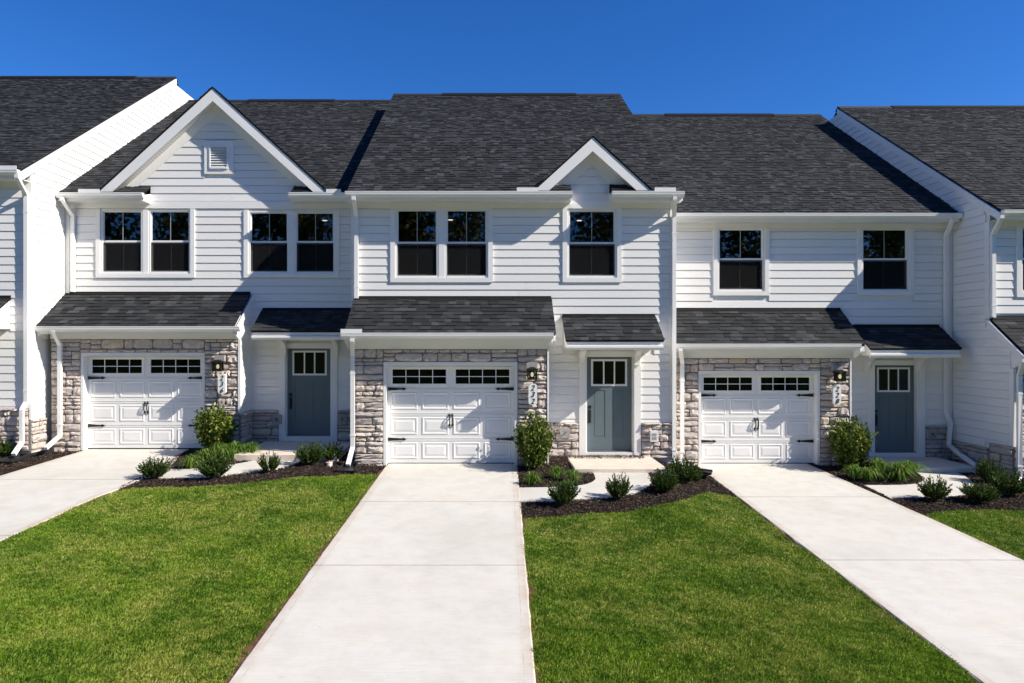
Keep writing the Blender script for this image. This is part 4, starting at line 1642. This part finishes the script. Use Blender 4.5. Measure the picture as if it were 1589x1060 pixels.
lawnL = [(lC(y) - .02 - .025 * math.sin(y * 2.1) * math.sin(y * 5.3), y) for y in np.linspace(NEAR + .5, bedB_edge[-1][1], 50)] + smooth_line(bedB_edge)[::-1] + [(rB(y), y) for y in np.linspace(bedB_edge[0][1], NEAR + .5, 10)]
lawnR = [(rC(y), y) for y in np.linspace(NEAR + .5, bedC_edge[0][1], 8)] + smooth_line(bedC_edge) + [(lD(y), y) for y in np.linspace(bedC_edge[-1][1], NEAR + .5, 8)]
lawnFR = [(rD(y), y) for y in np.linspace(7.0, bedD_edge[0][1], 6)] + smooth_line(bedD_edge) + [(13.2, bedD_edge[-1][1] - .1), (13.2, 7.0)]
lawnFL = [(-13.5, 8), (lB(8), 8), (lB(12.2), 12.2), (-13.5, 12.2)]
# thin strip of bare clay where turf meets concrete
for fn, s_, ya, yb in ((lC, -1, NEAR, bedB_edge[-1][1] + .3), (rC, 1, NEAR, bedC_edge[0][1]), (lD, -1, NEAR, bedC_edge[-1][1]), (rD, 1, 7.0, bedD_edge[0][1])):
    pts = [(fn(y) - s_ * .02, y) for y in np.linspace(ya, yb, 24)]
    rr = random.Random(int(ya * 7 + s_ + fn(5) * 10))
    wd = .065 if fn is lC else .05
    pts2 = [(fn(y) + s_ * wd * rr.uniform(.3, 1.5), y) for y in np.linspace(yb, ya, 60)]
    o = sheet('soil_edge', pts + pts2, -.018 if fn is lC else -.024, .03, 'clay')
    tag(o, kind='structure')


# ---- grass
def grass(poly, density_near, name):
    p = np.array(poly)
    x0, y0, x1, y1 = p[:, 0].min(), p[:, 1].min(), p[:, 0].max(), p[:, 1].max()
    area = (x1 - x0) * (y1 - y0)
    n = int(area * density_near)
    x = rng.uniform(x0, x1, n)
    y = rng.uniform(y0, y1, n)
    # thinner where far from the viewer, and almost none below the frame
    keep = rng.uniform(0, 1, n) < np.clip(np.where(y < 4.8, .30, 1.0) * np.clip(7.5 / np.maximum(y, 1), .5, 1), 0, 1)
    x, y = x[keep], y[keep]
    # ragged edge: test a jittered spot
    ins = inside(poly, x + rng.normal(0, .024, len(x)), y + rng.normal(0, .024, len(y)))
    x, y = x[ins], y[ins]
    n = len(x)
    cl = np.sin(x * 3.1 + 1.7 * np.sin(y * 2.3)) * np.sin(y * 2.7 + 1.3 * np.sin(x * 1.9))
    cl2 = np.sin(x * 17 + 2 * np.sin(y * 13)) * np.sin(y * 19 + 2 * np.sin(x * 11))
    h = rng.uniform(.030, .050, n) * (1 + .15 * cl + .18 * cl2)
    a = rng.uniform(0, 2 * np.pi, n)
    lean = rng.uniform(.2, .95, n) * h
    la = a + rng.normal(0, .5, n)
    wd = rng.uniform(.0024, .0042, n) * np.clip(y / 7.0, 1, 1.6)
    z = ground(x, y) - .045 + .008 * cl
    lx, ly = np.cos(la) * lean, np.sin(la) * lean
    px, py = -np.sin(la) * wd, np.cos(la) * wd
    v = np.empty((n, 4, 3))
    v[:, 0] = np.stack([x - px, y - py, z], 1)
    v[:, 1] = np.stack([x + px, y + py, z], 1)
    v[:, 2] = np.stack([x + lx * .45 + px * .8, y + ly * .45 + py * .8, z + h * .72], 1)
    v[:, 3] = np.stack([x + lx, y + ly, z + h], 1)
    base = np.arange(n)[:, None] * 4
    f = np.concatenate([base + np.array([[0, 1, 2]]), base + np.array([[0, 2, 3]])], 0)
    o = bpy.data.objects.new(name, np_mesh(name, v.reshape(-1, 3), f, 'grass'))
    COL.objects.link(o)
    return o


for poly, lab, dn in ((lawnL, 'short green turf between the driveways of 236 and 232', 12500), (lawnR, 'short green turf between the driveways of 232 and 228', 12500),
                      (lawnFR, 'short green turf beyond the driveway of 228', 8000), (lawnFL, 'short green turf beyond the driveway of 236', 1500)):
    tag(grass(poly, dn, 'grass'), lab, 'grass', kind='stuff')


# ---- bark chips
def chips(poly, dens):
    p = np.array(poly)
    x0, y0, x1, y1 = p[:, 0].min(), p[:, 1].min(), p[:, 0].max(), p[:, 1].max()
    n = int((x1 - x0) * (y1 - y0) * dens)
    x = rng.uniform(x0, x1, n)
    y = rng.uniform(y0, y1, n)
    ok = inside(poly, x + rng.normal(0, .015, n), y + rng.normal(0, .015, n))
    for wk in (walkB, walkC, walkD):
        ok &= ~inside(wk, x, y)
    x, y = x[ok], y[ok]
    n = len(x)
    L = rng.uniform(.018, .055, n)
    W = rng.uniform(.006, .016, n)
    T = rng.uniform(.003, .008, n)
    a = rng.uniform(0, 2 * np.pi, n)
    tilt = rng.normal(0, .35, n)
    z = ground(x, y) - .022 + rng.uniform(.0, .030, n)
    ux = np.stack([np.cos(a) * np.cos(tilt), np.sin(a) * np.cos(tilt), np.sin(tilt)], 1)
    vx = np.stack([-np.sin(a), np.cos(a), rng.normal(0, .25, n)], 1)
    wx = np.cross(ux, vx)
    c = np.stack([x, y, z], 1)
    V = np.empty((n, 6, 3))
    for k, (s, t, q) in enumerate(((-1, -1, 0), (1, -.7, 0), (1, .7, 0), (-1, 1, 0), (-.8, 0, 1), (.8, 0, 1))):
        V[:, k] = c + ux * (L * s / 2)[:, None] + vx * (W * t / 2)[:, None] + wx * (T * q)[:, None]
    b = np.arange(n)[:, None] * 6
    f4 = np.concatenate([b + np.array([[0, 1, 5, 4]]), b + np.array([[2, 3, 4, 5]])], 0)
    o = bpy.data.objects.new('bark_chips', np_mesh('bark_chips', V.reshape(-1, 3), f4, 'chip'))
    COL.objects.link(o)
    return o


for poly, lab in zip(BEDS, ('dark bark mulch left of the driveway of 236', 'dark bark mulch in the bed before the door of 236',
                            'dark bark mulch in the bed before the door of 232', 'dark bark mulch in the bed before the door of 228')):
    tag(chips(poly, 2600), lab, 'mulch', kind='stuff')


# ------------------------------------------------------------------ plants
def leaf_quads(c, d, n_, L, W):
    """rhombic leaves: c centre base (n,3), d direction, n_ side vector"""
    V = np.empty((len(c), 4, 3))
    V[:, 0] = c
    V[:, 1] = c + d * (L * .5)[:, None] + n_ * (W * .5)[:, None]
    V[:, 2] = c + d * L[:, None]
    V[:, 3] = c + d * (L * .5)[:, None] - n_ * (W * .5)[:, None]
    return V


def unit(v): return v / np.maximum(np.linalg.norm(v, axis=1, keepdims=True), 1e-9)


def shoots_mesh(seed, kind):
    """foliage grown on upright shoots; returns (leaf mesh, stem mesh); unit size ~1 m wide"""
    r = np.random.default_rng(seed)
    LV = []
    st = MB()
    if kind == 'yew':
        ns = 120
        for i in range(ns):
            a = r.uniform(0, 2 * np.pi)
            q = r.uniform(0, 1) ** .5
            el = np.pi / 2 - q * 1.25
            ln = r.uniform(.36, .62) * (1.0 - .10 * q)
            d = np.array([np.cos(a) * np.cos(el), np.sin(a) * np.cos(el), np.sin(el) * 1.02])
            base = np.array([np.cos(a) * .05, np.sin(a) * .05, .03])
            curve = np.array([0, 0, .10 * q])
            nl = 30
            t = np.linspace(.30, 1, nl) + r.normal(0, .01, nl)
            pts = base + d * (ln * t)[:, None] + curve * (t ** 2)[:, None]
            if i % 3 == 0:
                st.cyl(base, base + d * ln * .8 + curve * .6, .008, .003, 4)
            dd = unit(d * 1.3 + r.normal(0, .6, (nl, 3)))
            sd = unit(np.cross(dd, r.normal(0, 1, (nl, 3))))
            LV.append(leaf_quads(pts, dd, sd, r.uniform(.055, .085, nl), r.uniform(.022, .036, nl)))
    else:
        ns = 120
        # open, upright broad-leaved shrub
        for i in range(ns):
            a = r.uniform(0, 2 * np.pi)
            q = r.uniform(0, 1) ** .6
            el = np.pi / 2 - q * .95
            ln = r.uniform(.60, 1.0) * (1.0 - .10 * q)
            d = np.array([np.cos(a) * np.cos(el) * .82, np.sin(a) * np.cos(el) * .82, np.sin(el)])
            base = np.array([np.cos(a) * .04, np.sin(a) * .04, .02])
            bend = np.array([np.cos(a) * -.10, np.sin(a) * -.10, .10]) * q
            if i % 2 == 0:
                st.cyl(base, base + d * ln * .5 + bend * .25, .011, .007, 5)
                st.cyl(base + d * ln * .5 + bend * .25, base + d * ln + bend, .007, .003, 4)
            nl = 52
            t = r.uniform(.25, 1.02, nl)
            pts = base + d * (ln * t)[:, None] + bend * (t ** 2)[:, None] + r.normal(0, .045, (nl, 3))
            dd = unit(d * .45 + r.normal(0, .8, (nl, 3)) + np.array([0, 0, .25]))
            sd = unit(np.cross(dd, r.normal(0, 1, (nl, 3))))
            LV.append(leaf_quads(pts, dd, sd, r.uniform(.055, .095, nl), r.uniform(.032, .052, nl)))
    V = np.concatenate(LV)
    V[:, :, 2] = np.maximum(V[:, :, 2], .01)
    n = len(V)
    f = np.arange(n * 4).reshape(n, 4)
    lm = np_mesh('foliage', V.reshape(-1, 3), f, 'leaf_yew' if kind == 'yew' else 'leaf_hedge')
    return lm, st.mesh('stems', 'bark')


def lily_mesh(seed):
    r = np.random.default_rng(seed)
    n = 150
    a = r.uniform(0, 2 * np.pi, n)
    out = r.uniform(.08, .48, n)
    h = r.uniform(.22, .42, n) * (1.1 - out * .6)
    w = r.uniform(.007, .014, n)
    bx = r.normal(0, .05, n)
    by = r.normal(0, .05, n)
    seg = 5
    V = np.empty((n, (seg + 1) * 2, 3))
    for k in range(seg + 1):
        t = k / seg
        rad = out * t
        z = h * (1 - (1 - min(t / .65, 1)) ** 2) - np.maximum(t - .6, 0) * out * .9
        ww = w * (1 - t ** 3 * .9)
        cx, cy = bx + np.cos(a) * rad, by + np.sin(a) * rad
        V[:, 2 * k] = np.stack([cx - np.sin(a) * ww, cy + np.cos(a) * ww, z], 1)
        V[:, 2 * k + 1] = np.stack([cx + np.sin(a) * ww, cy - np.cos(a) * ww, z], 1)
    V[:, :, 2] = np.maximum(V[:, :, 2], .005)
    b = np.arange(n)[:, None] * (seg + 1) * 2
    f = np.concatenate([b + np.array([[2 * k, 2 * k + 1, 2 * k + 3, 2 * k + 2]]) for k in range(seg)], 0)
    return np_mesh('blades', V.reshape(-1, 3), f, 'leaf_lily')


YEW = [shoots_mesh(s, 'yew') for s in (1, 2, 3, 4)]
HEDGE = [shoots_mesh(s, 'hedge') for s in (11, 12, 13)]
LILY = [lily_mesh(s) for s in (21, 22, 23)]


def plant(name, meshes, px, py, sx, sz, label, cat, group, rot, depth=None):
    x, y = gp(px, py) if depth is None else (X(px, depth), depth)
    z = float(ground(x, y)) - .02
    r = empty(name, (x, y, z))
    names = ('foliage', 'stems') if len(meshes) == 2 else ('blades',)
    for nm, me in zip(names, meshes):
        o = bpy.data.objects.new(nm, me)
        COL.objects.link(o)
        o.parent = r
    r.rotation_euler = (0, 0, rot)
    r.scale = (sx, sx, sz)
    tag(r, label, cat, group)
    return r


GY = 'low evergreen shrubs in the mulch beds'
yews = [
    (240, 742, .66, .72, 'small spreading evergreen shrub at the mulch tip beside the driveway of 236'),
    (333, 741, .74, .86, 'evergreen shrub in front of the lilies before house 236'),
    (417, 733, .56, .76, 'small evergreen shrub where the path of 236 bends to the door'),
    (482, 721, .68, .80, 'evergreen shrub on the lawn side of the step of 236'),
    (516, 716, .52, .74, 'dark shaded evergreen shrub beside the white drain cap of 236'),
    (8, 708, .62, .80, 'evergreen shrub in the mulch left of the driveway of 236'),
    (874, 782, .58, .76, 'evergreen shrub standing over the path near the driveway of 232'),
    (960, 774, .54, .74, 'evergreen shrub standing alone in front of the path of 232'),
    (1033, 762, .66, .80, 'dark evergreen shrub at the curved end of the path of 232'),
    (1061, 749, .74, .90, 'large dark evergreen shrub below the downspout between 232 and 228'),
    (1079, 747, .36, .42, 'tiny evergreen shrub beside the black splash block near driveway 228'),
    (1450, 776, .60, .82, 'upright evergreen shrub before the path of 228 beside its driveway'),
    (1520, 779, .68, .76, 'spreading evergreen shrub at the curved end of the path of 228'),
    (1534, 748, .62, .84, 'shaded evergreen shrub by the downspout outlet beside the step of 228'),
    (1568, 769, .74, .92, 'bushy evergreen shrub beside the stone corner right of 228'),
]
for i, (px, py, sx, sz, lab) in enumerate(yews):
    plant('evergreen_shrub', YEW[i % 4], px, py, sx * (.86 + .10 * math.sin(i * 2.3)), sz * (.92 + .07 * math.cos(i * 1.9)), lab, 'shrub', GY, i * 1.7)
hedges = [(333, GB - .42, .98, 1.12, 'tall broad leaved shrub under the lantern of the wide gabled house'),
          (829, GC - .36, .90, 1.14, 'tall broad leaved shrub under the lantern of the small gabled house'),
          (1317, GD - .38, .94, 1.16, 'tall yellow green broad leaved shrub under the lantern of the gableless house')]
for i, (px, py, sx, sz, lab) in enumerate(hedges):
    plant('leafy_shrub', HEDGE[i], px, py, sx, sz, lab, 'shrub', 'tall shrubs beside the garage doors', i * 2.1, depth=py)
LILY_LABELS = [
    'low lily clump at the driveway tip of the bed before the wide gabled house',
    'lily clump between the driveway and the evergreen shrub before the wide gabled house',
    'lily clump right behind the evergreen shrub before the wide gabled house',
    'lush lily clump along the curved path of the wide gabled house',
    'lily clump beside the door step of the wide gabled house',
    'lily clump at the foot of the tall shrub of the wide gabled house',
    'lily clump beside the driveway edge before the small gabled house',
    'lily clump in the middle of the round bed before the small gabled house',
    'lily clump by the curved bed end near the door step of the small gabled house',
    'tiny low lily clump behind the evergreen shrub of the small gabled house',
    'lily clump at the foot of the tall shrub of the gableless house',
    'lily clump along the driveway edge before the gableless house',
    'lily clump in the middle of the round bed before the gableless house',
    'big fountain shaped lily clump over the path of the gableless house',
    'lily clump beside the door step of the gableless house']
lil = [(296, 726, .7, .75, '236'), (318, 719, .8, .8, '236'), (345, 716, .9, .9, '236'), (365, 711, .9, .95, '236'), (388, 709, .85, .85, '236'), (340, 708, .85, .9, '236'),
       (826, 750, .58, .62, '232'), (862, 741, .58, .62, '232'), (889, 746, .55, .6, '232'), (880, 754, .4, .36, '232'),
       (1327, 741, .72, .7, '228'), (1348, 746, .75, .75, '228'), (1362, 735, .85, .85, '228'), (1395, 745, .95, .98, '228'), (1411, 737, .85, .8, '228')]
for i, (px, py, sx, sz, num) in enumerate(lil):
    plant('lily_clump', [LILY[i % 3]], px, py, sx * (1.1 if num == '228' else 1.0), sz * (1.05 if num == '228' else 1.0), LILY_LABELS[i], 'plant', 'lily clumps before ' + num, i * 1.3)


# ------------------------------------------------------------------ splash blocks, drain cap
def splash(x, y, rz, label):
    z = float(ground(x, y)) - .005
    r = empty('splash_block', (x, y, z))
    r.rotation_euler = (0, 0, rz)
    m = MB()
    # tapering tray, open to -Y
    for s_ in (-1, 1):
        m.poly([(s_ * .10, .0, 0), (s_ * .17, -.55, 0), (s_ * .20, -.55, 0), (s_ * .135, .0, 0), (s_ * .11, 0, .10), (s_ * .185, -.55, .045), (s_ * .20, -.55, .045), (s_ * .135, 0, .10)],
               [(0, 1, 2, 3), (4, 7, 6, 5), (0, 4, 5, 1), (1, 5, 6, 2), (2, 6, 7, 3), (3, 7, 4, 0)])
    rim = m.build('rim', 'black_plastic')
    rim.parent = r
    t = MB().poly([(-.11, 0, .028), (.11, 0, .028), (.18, -.55, .018), (-.18, -.55, .018), (-.11, 0, 0), (.11, 0, 0), (.18, -.55, .0), (-.18, -.55, .0)],
                  [(0, 3, 2, 1), (4, 5, 6, 7), (0, 1, 5, 4), (1, 2, 6, 5), (2, 3, 7, 6), (3, 0, 4, 7)]).build('tray', 'black_plastic')
    t.parent = r
    bk = MB().box(-.135, .135, 0, .02, 0, .10).build('back_plate', 'black_plastic')
    bk.parent = r
    tag(r, label, 'splash block', 'black splash blocks under the downspouts')


sx_, sy_ = gp(30, 713)
splash(sx_, sy_ + .15, -.15, 'black plastic splash block under the downspout at the corner left of 236')
sx_, sy_ = gp(69, 704)
splash(sx_, sy_ + .2, -.55, 'black plastic splash block under the downspout of the garage of 236')
sx_, sy_ = gp(540, 730)
splash(sx_, sy_ + .35, .0, 'black plastic splash block at the lawn edge left of garage 232')
sx_, sy_ = gp(1080, 738)
splash(sx_ - .2, sy_ + .1, 1.2, 'black plastic splash block beside the driveway of 228')
x, y = gp(511, 722)
z = float(ground(x, y))
dc = MB().cyl((x, y, z - .05), (x, y, z + .05), .062, .062, 14).build('drain_cap', 'pvc_white')
MB().cyl((x, y, z + .05), (x, y, z + .065), .068, .068, 14).build('rim', 'pvc_white', dc)
MB().cyl((x - .005, y, z + .065), (x - .005, y, z + .10), .022, .018, 8).build('plug', 'pvc_orange', dc)
tag(dc, 'white plastic drain cap with an orange plug in the mulch', 'drain cap')


# ------------------------------------------------------------------ trees across the street (mirrored in the panes)
def tree_meshes(seed):
    r = np.random.default_rng(seed)
    trunk = MB()
    trunk.cyl((0, 0, -.3), (0, 0, 2.2), .26, .20, 9)
    trunk.cyl((0, 0, 2.2), (.1, .1, 6.0), .20, .10, 8)
    cl = []
    for i in range(46):
        a = r.uniform(0, 2 * np.pi)
        h = r.uniform(2.4, 9.6)
        rad = 3.4 * np.sqrt(max(.05, 1 - ((h - 5.4) / 4.6) ** 2)) * r.uniform(.35, 1.0)
        p = (np.cos(a) * rad, np.sin(a) * rad, h)
        cl.append(p)
        if i % 2 == 0:
            trunk.cyl((0, 0, max(1.8, h - rad * .8)), p, .06, .015, 5)
    V = []
    for p in cl:
        n = 105
        c = np.array(p) + unit(r.normal(0, 1, (n, 3))) * (r.uniform(0, 1, n) ** .5)[:, None] * r.uniform(.8, 1.4)
        d = unit(r.normal(0, 1, (n, 3)))
        s = unit(np.cross(d, r.normal(0, 1, (n, 3))))
        V.append(leaf_quads(c, d, s, r.uniform(.20, .36, n), r.uniform(.14, .26, n)))
    V = np.concatenate(V)
    n = len(V)
    return trunk.mesh('trunk', 'bark'), np_mesh('crown', V.reshape(-1, 3), np.arange(n * 4).reshape(n, 4), 'leaf_tree')


TREES = [tree_meshes(s) for s in (31, 32, 33)]
rt = random.Random(3)
for i in range(15):
    x = -62 + i * 8.5 + rt.uniform(-1.5, 1.5)
    y = -27 + rt.uniform(-6, 4)
    tr, cr = TREES[i % 3]
    r = empty('street_tree', (x, y, float(ground(x, y)) - .06))
    r.rotation_euler = (0, 0, i * 1.1)
    s = rt.uniform(1.7, 2.2)
    r.scale = (s, s, s)
    for nm, me in (('trunk', tr), ('crown', cr)):
        o = bpy.data.objects.new(nm, me)
        COL.objects.link(o)
        o.parent = r
    tag(r, 'leafy tree across the street, mirrored in the upper panes', 'tree', 'trees across the street')
